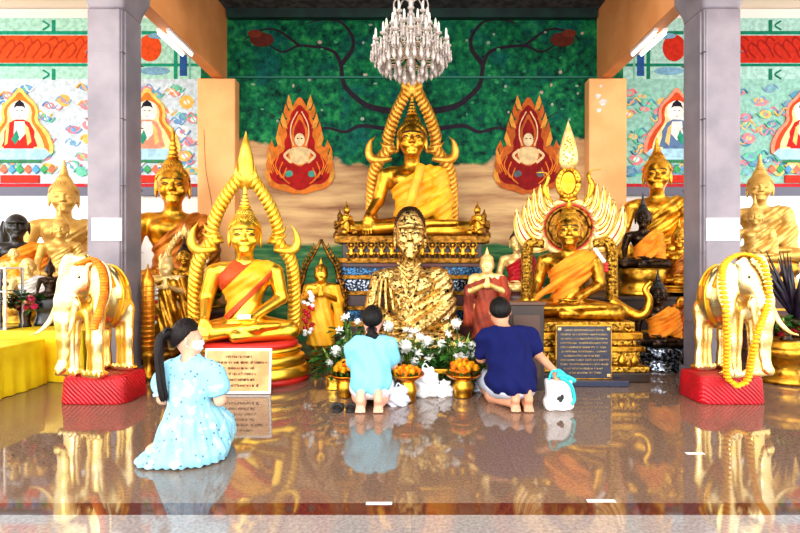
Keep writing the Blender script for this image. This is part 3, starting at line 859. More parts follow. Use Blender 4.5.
def aureole_flame(parent, m, loc, s, hw=.46, aw=.3, ztop=1.78, fin=.37, horn=.3, y=.3, teeth=.055):
    """pointed arch of flame teeth with two curling horns and a leaf finial"""
    b = MB()
    leg = spline([(hw, y, 0), (hw * 1.02, y, .3), (hw, y, .62), (hw * .93, y, .82), (hw * .75, y, .96), (aw * 1.0, y, 1.06)], 6)
    arch = spline([(aw * .92, y, 1.02), (aw * 1.08, y, 1.12), (aw * .97, y, 1.28), (aw * .72, y, 1.46), (aw * .42, y, 1.62), (0, y, ztop)], 6)
    for sg in (-1, 1):
        for path, w in ((leg, .072), (arch, .066)):
            pts = [(sg * p.x, p.y, p.z) for p in path]
            b.tube(pts, [w * (1 - .25 * i / len(pts)) for i in range(len(pts))], 10, .03)
            b.tube([(p[0] - sg * .035, p[1] - .025, p[2]) for p in pts], .014, 6)
            acc = 0; last = Vector(pts[0])
            for i in range(1, len(pts)):
                seg = Vector(pts[i]) - Vector(pts[i - 1]); L = seg.length; k = 0
                while acc < L:
                    p = Vector(pts[i - 1]) + seg * (acc / L); t = seg.normalized(); n = Vector((t.z, 0, -t.x)) * (1 if t.z * sg > 0 else -1) * sg
                    if n.x * sg < 0 and abs(n.x) > .1: n = -n
                    q = p + n * .03
                    b.leaf([p - n * .06 - t * .02 - Vector((0, .034, 0)), p + n * .012 + t * .015 - Vector((0, .036, 0)), q + n * .02 + t * .05 - Vector((0, .02, 0)), q + n * .045 + t * .12], .032, .02, 6)
                    acc += teeth
                acc -= L
    b.build('aureole', m, parent, loc=loc, s=s)
    for sg in (-1, 1):
        h = MB(); P = spline([(sg * (aw - .02), y - .03, .94), (sg * (hw - .03), y - .03, .93), (sg * (hw + .04), y - .03, 1.0), (sg * (hw + .03), y - .03, 1.12), (sg * (hw - .03), y - .03, .94 + horn)], 6)
        h.tube([(p.x, p.y, p.z) for p in P], [.02, .03, .038, .044, .048, .05, .052, .053, .053, .052, .05, .048, .046, .044, .042, .04, .037, .032, .028, .024, .019, .014, .009, .004, .001][:len(P)], 10, .035)
        h.build('aureole_horn', m, parent, loc=loc, s=s)
    f = MB(); zf = ztop - .08
    f.leaf([(0, y - .02, zf - .12), (0, y - .02, zf + fin * .1), (0, y - .02, zf + fin * .45), (0, y - .02, zf + fin * .75), (0, y - .02, zf + fin + .08)], .085, .035, 10)
    for sg in (-1, 1):
        f.leaf([(sg * .02, y - .02, zf - .06), (sg * .09, y - .02, zf + .02), (sg * .1, y - .02, zf + .16)], .04, .03, 8)
    f.build('aureole_finial', m, parent, loc=loc, s=s)


def aureole_wings(parent, loc, s, y=.32):
    """round halo, feathered wings, a crowning leaf and carved side pillars"""
    g, w, r = M['gold_leaf'], M['gold_light'], M['red_paint']
    zc = 1.14; b = MB()
    def ring(rad, wd, th, yy): b.tube(arc(0, zc, rad, 0, 360, 48, yy), wd, 8, th)
    ring(.35, .046, .024, y); b.build('halo_ring', w, parent, loc=loc, s=s)
    b = MB(); ring(.3, .014, .015, y + .005); b.build('halo_inner_ring', r, parent, loc=loc, s=s)
    b = MB(); ring(.265, .028, .02, y); b.prism([(.26 * math.cos(t), zc + .26 * math.sin(t)) for t in [i * PI / 16 for i in range(32)]], y + .01, y + .02); b.build('halo_disc', M['gold_bronze'], parent, loc=loc, s=s)
    for sg in (-1, 1):
        spec = [((.25, .93), (.46, .92), (.61, 1.12), (.66, 1.42), .11), ((.31, 1.02), (.45, 1.08), (.53, 1.27), (.56, 1.47), .078), ((.32, 1.12), (.43, 1.2), (.48, 1.38), (.5, 1.58), .07),
                ((.31, 1.22), (.39, 1.31), (.42, 1.47), (.43, 1.67), .064), ((.26, 1.32), (.33, 1.42), (.35, 1.55), (.35, 1.72), .056), ((.19, 1.4), (.25, 1.48), (.265, 1.58), (.26, 1.73), .044)]
        for i, sp in enumerate(spec):
            P = spline([(sg * p[0], y - .01 - .004 * i, p[1]) for p in sp[:4]], 5); n = len(P)
            prof = [max(.006, math.sin(PI * min(1, .25 + .75 * k / (n - 1))) ** .7) for k in range(n)]
            f = MB(); f.tube(P, [sp[4] * q for q in prof], 10, .016); fo = f.build('wing_feather', w, parent, loc=loc, s=s)
            f = MB(); f.tube([p + Vector((0, -.014, 0)) for p in P[2:-2]], [sp[4] * .12 * q for q in prof[2:-2]], 8, .01); f.build('feather_inlay', r, fo)
            f = MB()
            line = []
            for e in (-1, 1):
                for k in (range(1, n - 1) if e < 0 else range(n - 2, 0, -1)):
                    t = (P[k + 1] - P[k - 1]).normalized(); line.append(P[k] + Vector((t.z, 0, -t.x)) * e * sp[4] * .62 * prof[k] + Vector((0, -.016, 0)))
            f.tube(line, .007, 6); f.build('feather_rim', g, fo)
        # bird necks beside the crown
        f = MB(); P = spline([(sg * .2, y - .02, 1.47), (sg * .27, y - .02, 1.56), (sg * .29, y - .02, 1.68), (sg * .25, y - .02, 1.79), (sg * .28, y - .02, 1.86), (sg * .4, y - .02, 1.87)], 5)
        n = len(P); f.tube(P, [.02 + .022 * math.sin(PI * min(1, k / 15)) if k < 15 else max(.006, .03 - .004 * (k - 15)) for k in range(n)], 8)
        f.build('bird_head', g, parent, loc=loc, s=s)
        # pillar with a scrolled foot
        f = MB(); P = spline([(sg * .3, y - .03, .92), (sg * .47, y - .03, .94), (sg * .52, y - .03, .8), (sg * .52, y - .03, .5), (sg * .53, y - .03, .22)], 6)
        f.tube(P, [.05 + .022 * min(1, k / 6) for k in range(len(P))], 10, .06)
        for k, p in enumerate(P[4:]):
            for e in (-1, 0, 1): f.ell(p + Vector((e * .035, -.06, 0)), (.018, .014, .02), 6, 4)
        f.build('side_pillar', M['gold_orn'], parent, loc=loc, s=s)
        f = MB(); P = spline([(sg * .5, y - .1, .2), (sg * .62, y - .14, .12), (sg * .8, y - .16, .04), (sg * .9, y - .16, .1), (sg * .93, y - .16, .24), (sg * .88, y - .16, .36), (sg * .95, y - .16, .46)], 6)
        n = len(P); f.tube(P, [.085 * (1 - .75 * k / n) for k in range(n)], 10)
        f.build('scroll_foot', g, parent, loc=loc, s=s)
    b = MB(); b.tube(arc(0, 1.72, .125, 0, 360, 32, y - .02, .18), .038, 8, .02); b.prism([(.1 * math.cos(t), 1.72 + .155 * math.sin(t)) for t in [i * PI / 12 for i in range(24)]], y - .01, y); b.tube([(-.11, y - .02, 1.52), (0, y - .025, 1.49), (.11, y - .02, 1.52)], .03, 8, .02)
    for t in range(0, 360, 20): b.ell((.125 * math.cos(math.radians(t)), y - .045, 1.72 + .18 * math.sin(math.radians(t))), (.015, .012, .015), 6, 4)
    b.build('crown_frame', g, parent, loc=loc, s=s)
    b = MB(); b.leaf([(0, y - .02, 1.9), (0, y - .02, 1.99), (0, y - .02, 2.1), (0, y - .02, 2.28), (0, y - .02, 2.52)], .125, .03, 12); lf = b.build('crown_leaf', w, parent, loc=loc, s=s)
    b = MB()
    for k in range(22):
        t = k / 21; b.ell(((.06 * math.sin(k * 2.4)) * math.sin(PI * (.35 + .6 * t)), y - .05, 1.97 + .34 * t), (.013, .01, .013), 6, 4)
    b.build('leaf_beads', g, lf)


# ------------------------------------------------------------------ the central statue on its throne
D0 = 6.6; s0 = 92 * D0 / FPX; z0 = Z(240, D0)
thr = thing('throne', 'tall dark tiered throne with blue mosaic bands under the largest golden Buddha', 'throne', (0, D0, 0))
DF = 5.95; kx = DF / FPX
tiers = [(243, 236, 77, 'gold_bronze', .0), (258, 243, 70, 'wood_dark', .06), (263, 258, 75, 'gold_bronze', .0), (267, 263, 73, 'altar_red', .02), (275, 267, 73, 'teal_glass', .03), (279, 275, 76, 'gold_bronze', .0),
         (291, 279, 76, 'silver_glass', .02), (295, 291, 78, 'gold_bronze', .0), (306, 295, 77, 'altar_red', .02), (310, 306, 80, 'gold_bronze', 0), (321, 310, 79, 'teal_glass', .02), (326, 321, 82, 'gold_bronze', 0), (360, 326, 84, 'altar_red', -.01)]
for y1, y0, hw, mm, inset in tiers:
    za, zb = max(0, Z(y1, DF)), Z(y0, DF); dp = .7 - inset
    b = MB().box((0, 0, (za + zb) / 2), (hw * kx, dp, (zb - za) / 2 + .002)); b.build('tier', M[mm], thr, bevel=.008)
gf = F(); gf.cap((0, 0, .04), (0, 0, .1), .03, .026, .01); gf.ell((0, -.005, .15), (.022, .022, .026), .008)
gf.mir('cap', (.028, 0, .11), (.05, -.01, .15), .012, .01, k=.01); gf.mir('cap', (.05, -.01, .15), (.032, 0, .185), .01, .009, k=.01)
gf.mir('cap', (.012, 0, .05), (.045, -.03, .05), .018, .014, k=.01); gf.mir('cap', (.045, -.03, .05), (.03, -.02, 0), .014, .012, k=.01)
gme = sdf_mesh('guardian', gf, (-.09, -.07, -.02), (.09, .06, .22), .005)
for k in range(13):
    link('guardian_figure', gme, M['gold_old'], thr, loc=((k - 6) * .125, -.68, Z(258, DF) + .005), s=1.02)
big, sb, hb = statue('buddha_statue', 'largest golden Buddha, centre of the hall, orange robe, under the chandelier', 'statue', 412, D0, 240, 92, 'gold_leaf', lapw=1.42, base=0)
link('robe', robe_mesh('full', **ROBES['full']), M['yellow_robe'], big, s=sb)
link('robe_fold', lib('fold', lambda: MB().tube(spline([(.1, -.16, .78), (.03, -.2, .55), (-.02, -.19, .38), (-.1, -.14, .27)], 6), [.05] * 19, 10).mesh('fold')), M['yellow_robe'], big, s=sb)
aureole_flame(big, mat('amber_gold', (250, 186, 76), .42, .75, (232, 158, 50), 8, bump=.1), (0, 0, 0), sb, .45, .25, 1.84, .1, .26)

# kneeling attendants at the two ends of the throne
kf = F(); kf.cap((0, .03, .1), (0, .0, .3), .085, .07, .03); kf.ell((0, -.02, .42), (.055, .06, .07), .02); kf.cap((0, -.02, .47), (0, 0, .58), .03, .006, .02); kf.cap((0, 0, .3), (0, -.01, .38), .035, .03, .02)
kf.mir('cap', (.08, 0, .31), (.1, -.05, .2), .032, .026, k=.02); kf.mir('cap', (.1, -.05, .2), (.02, -.12, .27), .025, .02, k=.02); kf.mir('cap', (.06, .03, .07), (.08, -.15, .06), .06, .05, k=.02); kf.mir('cap', (.08, -.15, .05), (.06, .15, .04), .045, .035, k=.02)
kme = sdf_mesh('kneeler', kf, (-.18, -.24, -.02), (.18, .24, .62), .011)
for sg, lab in ((-1, 'small kneeling bronze attendant at the left end of the central throne'), (1, 'small kneeling bronze attendant at the right end of the central throne')):
    t = thing('attendant_figure', lab, 'statue', (sg * .83, 6.05, Z(236, DF)), sg * -.5, .78, 'throne attendants')
    link('body', kme, M['gold_old'], t)
    MB().lathe([(.12, 0), (.12, .02), (.1, .03)], 20).build('foot_plate', M['gold_bronze'], t, s=(1, 1.6, 1))
    t2 = thing('attendant_figure', 'smaller kneeling figure behind the %s throne attendant' % ('left' if sg < 0 else 'right'), 'statue', (sg * .98, 6.5, Z(236, DF)), sg * -.4, .7, 'throne attendants')
    link('body', kme, M['gold_bronze'], t2)

# ------------------------------------------------------------------ the old monk covered in gold leaf
mk, sm, hm = statue('monk_statue', 'bald monk statue in patchy gold leaf, seated before the central throne', 'statue', 410, 5.4, 352, 104, 'leafed_dark', monk=True, pose='med', hz=1.3, hs=.94, old=True, floor_z=0, basemat='gold_bronze')
o = link('hair', hair_mesh(False), M['bronze_dark'], mk, loc=(0, .012 * sm, hm - .20 * sm), s=(sm * .93, sm * .93, sm * 1.235))
link('robe', robe_mesh('monk', lower=-.3, upper=.66, slope=.75, arm=True, folds=.009, grow=.018), M['leafed'], mk, loc=(0, 0, hm), s=sm)
b = MB()
for k in range(6):                                                      # beads and folds at the throat and chest
    b.tube(spline([(-.12 + .008 * k, -.09 - .012 * k, .86 - .035 * k), (0, -.13 - .015 * k, .78 - .05 * k), (.1 - .006 * k, -.09 - .012 * k, .86 - .035 * k)], 5), .011, 6)
b.build('collar_folds', M['leafed'], mk, loc=(0, 0, hm), s=sm)
b = MB()
for k in range(7): b.tube(spline([(-.3 + .035 * k, -.02 - .012 * k, .74 - .01 * k), (-.33 + .05 * k, -.1, .58), (-.36 + .07 * k, -.11 - .01 * k, .4)], 5), .014, 6)
b.build('robe_pleats', M['leafed'], mk, loc=(0, 0, hm), s=sm)

# ------------------------------------------------------------------ golden Buddha at left
DL = 5.0
lb, sl, hl = statue('buddha_statue', 'bright golden Buddha with orange sash behind the tan plaque, in a pointed flame arch', 'statue', 245, DL, 340, 97, 'gold', base=0, eyes=True)
zL = Z(340, DL)
link('robe', robe_mesh('band', **ROBES['band']), M['yellow_robe'], lb, s=sl)
for k in ('hem_low', 'hem_high'): link('robe_hem', robe_mesh(k, **ROBES[k]), M['orange'], lb, s=sl)
aureole_flame(lb, mat('lemon_gold', (255, 208, 72), .36, .75, (250, 190, 50), 6), (0, 0, 0), sl, .5, .31, 1.8, .43, .3)
b = MB().box((.0, -.285, .27), (.06, .008, .022)); b.build('lap_card', M['ivory'], lb, s=sl)
dv = thing('lotus_plinth', 'round stepped gold plinth with red bands under the sash-draped Buddha', 'plinth', (X(245, DL) + .06, DL, 0))
for nm, prof, mm in (('foot_ring', [(.60, 0), (.60, .05), (.58, .06)], 'red_paint'), ('lower_drum', [(.6, .06), (.615, .08), (.615, .12), (.58, .15), (.575, .17)], 'gold'), ('middle_drum', [(.565, .17), (.56, .25), (.545, .27), (.5, .29)], 'gold'),
                     ('upper_drum', [(.5, .29), (.52, .31), (.53, .34), (.5, .355)], 'gold'), ('top_cushion', [(.48, .355), (.49, .375), (.48, zL - .0), (.3, zL)], 'red_paint')):
    MB().lathe(prof, 56, sy=.68).build(nm, M[mm], dv)
pl = thing('plaque', 'tan plaque with rows of dark writing in front of the left golden Buddha', 'plaque', (X(237, 4.42), 4.42, Z(392, 4.42) - .02 if Z(392, 4.42) > .02 else 0), 0)
wd, ht = 33.5 * 4.42 / FPX, (391 - 346) * 4.42 / FPX
MB().box((0, .03, ht / 2), (wd, .012, ht / 2), rx=-.1).build('plaque_frame', M['white'], pl, bevel=.004)
MB().box((0, .016, ht / 2 + .004), (wd - .02, .006, ht / 2 - .025), rx=-.1).build('plaque_face', mat('tan_marbled_stone', (206, 146, 84), .3, col2=(226, 176, 112), scale=6), pl)


def writing(parent, rows, x0, x1, z1, dz, y, m, hgt, seed, tilt=-.1, zc=0, ratio=1.):
    """rows of small unreadable characters, cut as strokes"""
    rnd = random.Random(seed); b = MB()
    for r, (a, c) in enumerate(rows):
        x = x0 + (x1 - x0) * a; xe = x0 + (x1 - x0) * c; z = z1 - dz * r
        while x < xe:
            w = hgt * rnd.uniform(.45, .8); yy = y - math.tan(tilt) * (z - zc)
            k = rnd.randint(0, 3); pts = [(x, z - hgt / 2), (x, z + hgt / 2), (x + w * .7, z + hgt / 2), (x + w * .7, z - hgt / 2)][:2 + k % 3] if k else [(x, z), (x + w * .4, z + hgt / 2), (x + w * .7, z), (x + w * .7, z - hgt / 2)]
            b.tube([(p[0], yy, p[1]) for p in pts], hgt * .11, 4)
            if rnd.random() < .3: b.tube([(x, yy, z + hgt * .75), (x + w * .6, yy, z + hgt * .8)], hgt * .09, 4)
            x += w * (2.2 if rnd.random() < .1 else 1.15)
    b.build('writing', m, parent)


writing(pl, [(.3, .72), (.04, .97), (.12, .76), (.16, .8), (.16, .78), (.1, .85)], -wd + .035, wd - .03, ht - .075, .052, .006, M['ink'], .02, 3, -.1, ht / 2)

# ------------------------------------------------------------------ golden statue at right with the winged aureole
DR = 5.3
rb, sr, hr_ = statue('buddha_statue', 'golden statue with orange cloth under a white-gold winged aureole, right of centre', 'statue', 569, DR, 318, 81, 'gold_old', lapw=1.22, base=0, hair='gold_leaf', spire=.12)
link('draped_cloth', robe_mesh('drape', **ROBES['drape']), M['saffron'], rb, s=sr)
b = MB()
for k in range(7):
    b.tube(spline([(.18 - .06 * k, -.13 - .012 * (3 - abs(k - 3)), .66 - .05 * k), (-.16 - .028 * k, -.24, .44 - .022 * k), (-.36 - .008 * k, -.24, .26 - .008 * k), (-.47, -.22, .16)], 6), [.035] * 8 + [.032 - .0025 * i for i in range(11)], 8)
b.build('cloth_tail', M['saffron'], rb, s=sr)
b = MB()
for k in range(6): b.ell((.3 + .018 * k, -.06 - .01 * k, .84 - .028 * k), .026, 8, 6)
b.build('white_garland', M['petal'], rb, s=sr); b = MB()
for k in range(3): b.ell((.415, -.13, .66 - .035 * k), .026, 8, 6)
b.build('garland_tassel', M['red_paint'], rb, s=sr)
aureole_wings(rb, (0, 0, 0), sr)
rp = thing('carved_plinth', 'square carved gold plinth of stacked tiers behind the dark inscribed plaque', 'plinth', (X(571, DR), DR, 0))
zR = Z(318, DR); hts = [0, .1, .16, .3, .36, .42, .5, zR]
for k, (hw, mm) in enumerate(((.66, 'wood_dark'), (.65, 'gold_orn'), (.58, 'gold_orn'), (.62, 'gold_old'), (.55, 'gold_orn'), (.6, 'gold_old'), (.54, 'gold_orn'))):
    za, zb = hts[k], hts[k + 1]; MB().box((0, .02, (za + zb) / 2), (hw, hw * .72, (zb - za) / 2)).build('tier', M[mm], rp, bevel=.014)
for k in range(9):
    b = MB(); xx = (k - 4) * .125; b.leaf([(xx, -.435, .17), (xx, -.44, .22), (xx, -.44, .295)], .05, .02, 8); b.build('lotus_petal', M['gold_old'], rp)
for k in range(7):
    b = MB(); xx = (k - 3) * .15; b.tube([(xx - .05, -.415, .55), (xx, -.42, .585), (xx + .05, -.415, .55), (xx, -.42, .515), (xx - .05, -.415, .55)], .012, 6); b.build('carved_lozenge', M['gold_bronze'] if k % 2 else M['gold_leaf'], rp)
DQ = 4.72
pq = thing('plaque', 'dark blue plaque with rows of gold writing in front of the winged golden statue', 'plaque', (X(584.5, DQ), DQ, 0))
wq, hq = 28.5 * DQ / FPX, 55 * DQ / FPX
MB().box((0, .05, .03), (.42, .09, .03)).build('plaque_stand', mat('blue_black_stand', (22, 30, 60), .3), pq, bevel=.006)
MB().box((0, .03, .06 + hq / 2), (wq, .012, hq / 2)).build('plaque_frame', M['gold_old'], pq, bevel=.004)
MB().box((0, .016, .06 + hq / 2), (wq - .014, .006, hq / 2 - .014)).build('plaque_face', mat('dark_blue_granite', (34, 38, 62), .2, col2=(22, 24, 44), scale=30), pq)
writing(pq, [(.12, .88), (.04, .96), (.04, .96), (.04, .96), (.04, .92), (.06, .96), (.1, .8), (.04, .98), (.04, .96), (.1, .86), (.2, .84)], -wq + .03, wq - .03, hq + .06 - .055, .042, .009, M['gold_light'], .015, 11, 0)
b = MB()
for sx in (-1, 1):
    for szz in (.035, hq - .035):
        for k in range(4): b.ell((sx * (wq - .03 - .016 * (k % 2)), .01, .06 + szz + .014 * (k // 2) * (1 if szz < .1 else -1)), (.011, .006, .009), 8, 5)
b.build('corner_ornament', M['gold_light'], pq)

# ------------------------------------------------------------------ altars at the two sides and the statues on them
ALT = .72


def altar(name, label, x0, x1, ya, yb, z, m, cat='altar'):
    t = thing(name, label, cat, ((x0 + x1) / 2, (ya + yb) / 2, 0)); hx, hy = (x1 - x0) / 2, (yb - ya) / 2
    MB().box((0, 0, z / 2 - .02), (hx - .03, hy - .03, z / 2 - .02)).build('body', M[m], t)
    MB().box((0, 0, z - .02), (hx, hy, .02)).build('top', M['wood_dark'], t, bevel=.006)
    for k in range(3): MB().box((0, -hy + .025, z * (.2 + .28 * k)), (hx - .02, .012, .012)).build('gold_moulding', M['gold_old'], t)
    return t


altar('altar', 'long dark red altar in the left bay behind the column', -7.2, -3.95, 5.95, 7.45, ALT, 'altar_red')
altar('altar', 'dark red altar between the left column and pilaster, under the amber-robed Buddha', -3.93, -2.2, 6.1, 7.2, .6, 'altar_red')
altar('altar', 'long dark red altar in the right bay behind the column', 3.4, 7.2, 5.82, 7.3, .85, 'altar_red')
altar('altar', 'dark wooden altar behind the winged statue, right of the pilaster', 2.15, 3.36, 5.82, 7.25, .8, 'wood_dark')

statue('buddha_statue', 'tall-crowned golden Buddha in amber robe between left column and pilaster', 'statue', 173, 6.6, 292, 98, 'gold_leaf', 'brown_robe', 'wide', spire=.33, floor_z=.6)
statue('buddha_statue', 'larger pale matt gold Buddha left of the left column', 'statue', 64, 7.0, 282, 78, 'gold_pale', 'gold_pale', 'wide', floor_z=ALT, eyes=False, spire=.22)
statue('buddha_statue', 'small pale gold Buddha in front of the larger one, left of the left column', 'statue', 60, 6.15, 279, 46, 'gold_pale', 'gold_pale', 'wide', floor_z=ALT, eyes=False)
bm, s_, h_ = statue('monk_statue', 'black monk statue with yellow robe at the far left edge', 'statue', 17, 6.25, 291, 60, 'black', 'saffron', 'full', monk=True, pose='med', floor_z=ALT, hs=1.05, old=True)
b = MB().lathe([(.12, 0), (.14, .3), (.12, .6), (.06, .85), (.01, 1.0)], 20); setp(b.build('spired_backrest', M['black'], None, loc=(X(3, 6.85), 6.85, ALT), s=.98 * 1.12), 'dark pointed spire standing behind the black monk', 'spire')
statue('buddha_statue', 'dark bronze small Buddha on a black stand on the yellow altar', 'statue', 50, 5.35, 298, 26, 'bronze_dark', floor_z=.52, basemat='black', eyes=False)
statue('disciple_statue', 'small white-robed gold statue behind the pink flowers on the yellow altar', 'statue', 28, 5.6, 305, 36, 'gold_light', 'white', 'full', floor_z=.52, eyes=False, hs=1.15, monk=True)
statue('monk_statue', 'small yellow-draped figure seated low before the black monk', 'statue', 14, 5.75, 284, 28, 'gold_light', 'yellow_robe', 'full', monk=True, floor_z=.52, eyes=False)
statue('buddha_statue', 'golden Buddha between the right pilaster and right column', 'statue', 657, 6.75, 262, 80, 'gold_leaf', 'gold_leaf', 'wide', floor_z=.8, spire=.2)
statue('buddha_statue', 'dark-faced Buddha with saffron cloth in front of the right pilaster', 'statue', 643, 6.1, 268, 46, 'bronze_dark', 'saffron', 'wide', floor_z=.8, hair='black', spire=.3)
statue('buddha_statue', 'larger pale gold Buddha right of the right column', 'statue', 760, 6.8, 262, 68, 'gold_pale', 'gold_pale', 'wide', floor_z=.85, eyes=False, spire=.25)
statue('buddha_statue', 'small pale gold Buddha in front of the larger one, right of the right column', 'statue', 755, 6.25, 262, 42, 'gold_pale', 'gold_pale', 'wide', floor_z=.85, eyes=False)
statue('disciple_statue', 'gold statue half hidden by the left edge of the right column', 'statue', 681, 6.0, 285, 42, 'gold_leaf', 'brown_robe', 'wide', floor_z=.85, x=X(679, 6.0))
statue('buddha_statue', 'low dark statue draped in saffron cloth, left of the right column', 'statue', 658, 5.5, 346, 48, 'bronze_dark', 'saffron', 'full', floor_z=0, basemat='silver_glass', hair='black')
t, s_, h_ = statue('buddha_statue', 'dark statue in bright red robe behind the winged statue, left side', 'statue', 517, 5.95, 292, 46, 'gold_light', 'red', 'full', floor_z=0, basemat='altar_red', hair='black', eyes=False)
st, s_, h_ = statue('buddha_statue', 'small golden statue in its own flame arch, beside the sash-draped Buddha', 'statue', 184, 5.78, 300, 40, 'gold_old', 'gold_old', 'wide', floor_z=0, basemat='altar_red', hair='bronze_dark')
aureole_flame(st, M['gold_light'], (0, 0, h_), s_, .5, .34, 1.74, .2, .25, teeth=.1)


# ------------------------------------------------------------------ standing statues
def standing(name, label, px, D, foot, top, m, robe=None, nimbus=None, garland=False, floor=0.):
    zf, zt = Z(foot, D), Z(top, D); h = (zt - zf)
    t = thing(name, label, 'statue', (X(px, D), D, floor), -.9 * math.atan2(X(px, D), D))
    fz = zf - floor
    b = MB().lathe([(.2 * h, 0), (.2 * h, fz * .3), (.15 * h, fz * .4), (.15 * h, fz * .7), (.18 * h, fz * .8), (.18 * h, fz)], 24); b.build('plinth', M['gold_bronze'], t)
    def mk():
        f = F(); f.mir('cap', (.06, 0, .06), (.07, .0, .46), .045, .075, k=.03); f.mir('ell', (.06, -.04, .02), (.04, .08, .025), k=.02)
        f.cap((0, .0, .46), (0, 0, .6), .11, .095, .05); f.ell((0, 0, .7), (.13, .08, .1), .05); f.cap((-.12, 0, .77), (.12, 0, .77), .045, .045, .04)
        f.mir('cap', (.155, 0, .76), (.185, -.02, .62), .042, .036, k=.02); f.mir('cap', (.185, -.02, .62), (.02, -.13, .7), .034, .024, k=.02)
        f.mir('cap', (.014, -.14, .68), (.008, -.15, .78), .02, .012, k=.01)
        f.cap((0, 0, .78), (0, -.01, .86), .04, .038, .03); face(f, (0, -.01, .915), .45)
        f.ell((0, .01, .965), (.07, .07, .05), .01); f.cap((0, .01, 1.0), (0, .01, 1.1), .03, .004, .02)
        return sdf_mesh('standing', f, (-.27, -.22, -.02), (.27, .16, 1.12), .0085)
    link('body', lib('standing', mk), M[m], t, loc=(0, 0, fz), s=h)
    if robe:
        def rk():
            f = F(); f.cap((0, 0, .3), (0, 0, .6), .135, .1, .05); f.cap((0, 0, .12), (0, 0, .4), .15, .13, .05); f.ell((0, 0, .7), (.135, .085, .1), .05); f.mir('cap', (.15, 0, .76), (.19, 0, .6), .05, .05, k=.03); f.mir('cap', (.19, 0, .6), (.2, .02, .3), .04, .05, k=.04)
            return sdf_mesh('robe', inter(f, lambda P: np.maximum(np.abs(P[:, 2] - .46) - .33, P[:, 2] - .78 - P[:, 0] * .4), .008, .006, lambda P: np.sin(P[:, 0] * 90 + P[:, 2] * 25)), (-.3, -.25, .08), (.3, .2, .85), .0095)
        link('robe', lib('standrobe', rk), M[robe], t, loc=(0, 0, fz), s=h)
    if nimbus:
        b = MB(); P = spline([(.22, .1, .35), (.26, .1, .6), (.2, .1, .85), (.16, .1, 1.0), (.08, .1, 1.13), (0, .1, 1.3)], 6)
        for sg in (-1, 1):
            b.tube([(sg * p.x, p.y, p.z) for p in P], [.03 * (1 - .5 * i / len(P)) for i in range(len(P))], 8, .02)
            for i in range(2, len(P) - 3, 2): b.leaf([(sg * P[i].x, .09, P[i].z), (sg * (P[i].x + .03), .09, P[i].z + .03), (sg * (P[i].x + .03), .09, P[i].z + .08)], .018, .014, 6)
        b.build('nimbus', M[nimbus], t, loc=(0, 0, fz), s=h)
    if garland:
        b = MB(); rnd = random.Random(5)
        for k in range(26):
            b.cur = 0 if 8 < k < 22 else 1; b.ell((-.13 + rnd.uniform(-.05, .05), -.17, .72 - .018 * k), (.026, .024, .022), 7, 5)
        b.build('garland', [M['red'], M['petal']], t, loc=(0, 0, fz), s=h)
    return t


standing('standing_statue', 'standing gold figure with praying hands and red garland, right of the sash-draped Buddha', 321, 5.7, 356, 266, 'gold_leaf', 'yellow_robe', 'gold_bronze', True)
standing('standing_statue', 'standing gold dancer-like figure beside the left column with a red garland', 166, 5.4, 350, 258, 'gold_light', 'gold_old', None, True)
standing('standing_statue', 'standing figure wrapped in saffron cloth against the right column', 690, 5.55, 348, 285, 'gold_old', 'saffron')
standing('standing_statue', 'standing pale-faced gold statue in a rust-red robe, right of the gold-leafed monk', 487, 5.3, 350, 256, 'gold_light', 'rust')
t = thing('candle_pole', 'tall gold candle standing beside the left column', 'candle', (X(148, 5.0), 5.0, 0))
MB().lathe([(.09, 0), (.09, .05), (.05, .08), (.045, .2), (.065, .23), (.065, .3)], 24).build('holder', M['gold_old'], t)
b = MB().lathe([(.062, .3), (.062, 1.02), (.05, 1.06), (.02, 1.12), (.005, 1.2)], 24)
for k in range(13): b.tube(arc(0, 0, .063, 0, 360, 16, 0), .001, 4) if False else b.lathe([(.064, .34 + .052 * k), (.068, .35 + .052 * k), (.064, .36 + .052 * k)], 24)
b.build('shaft', mat('amber_candle_gold', (240, 160, 44), .3, .7, (214, 126, 24), 8), t)

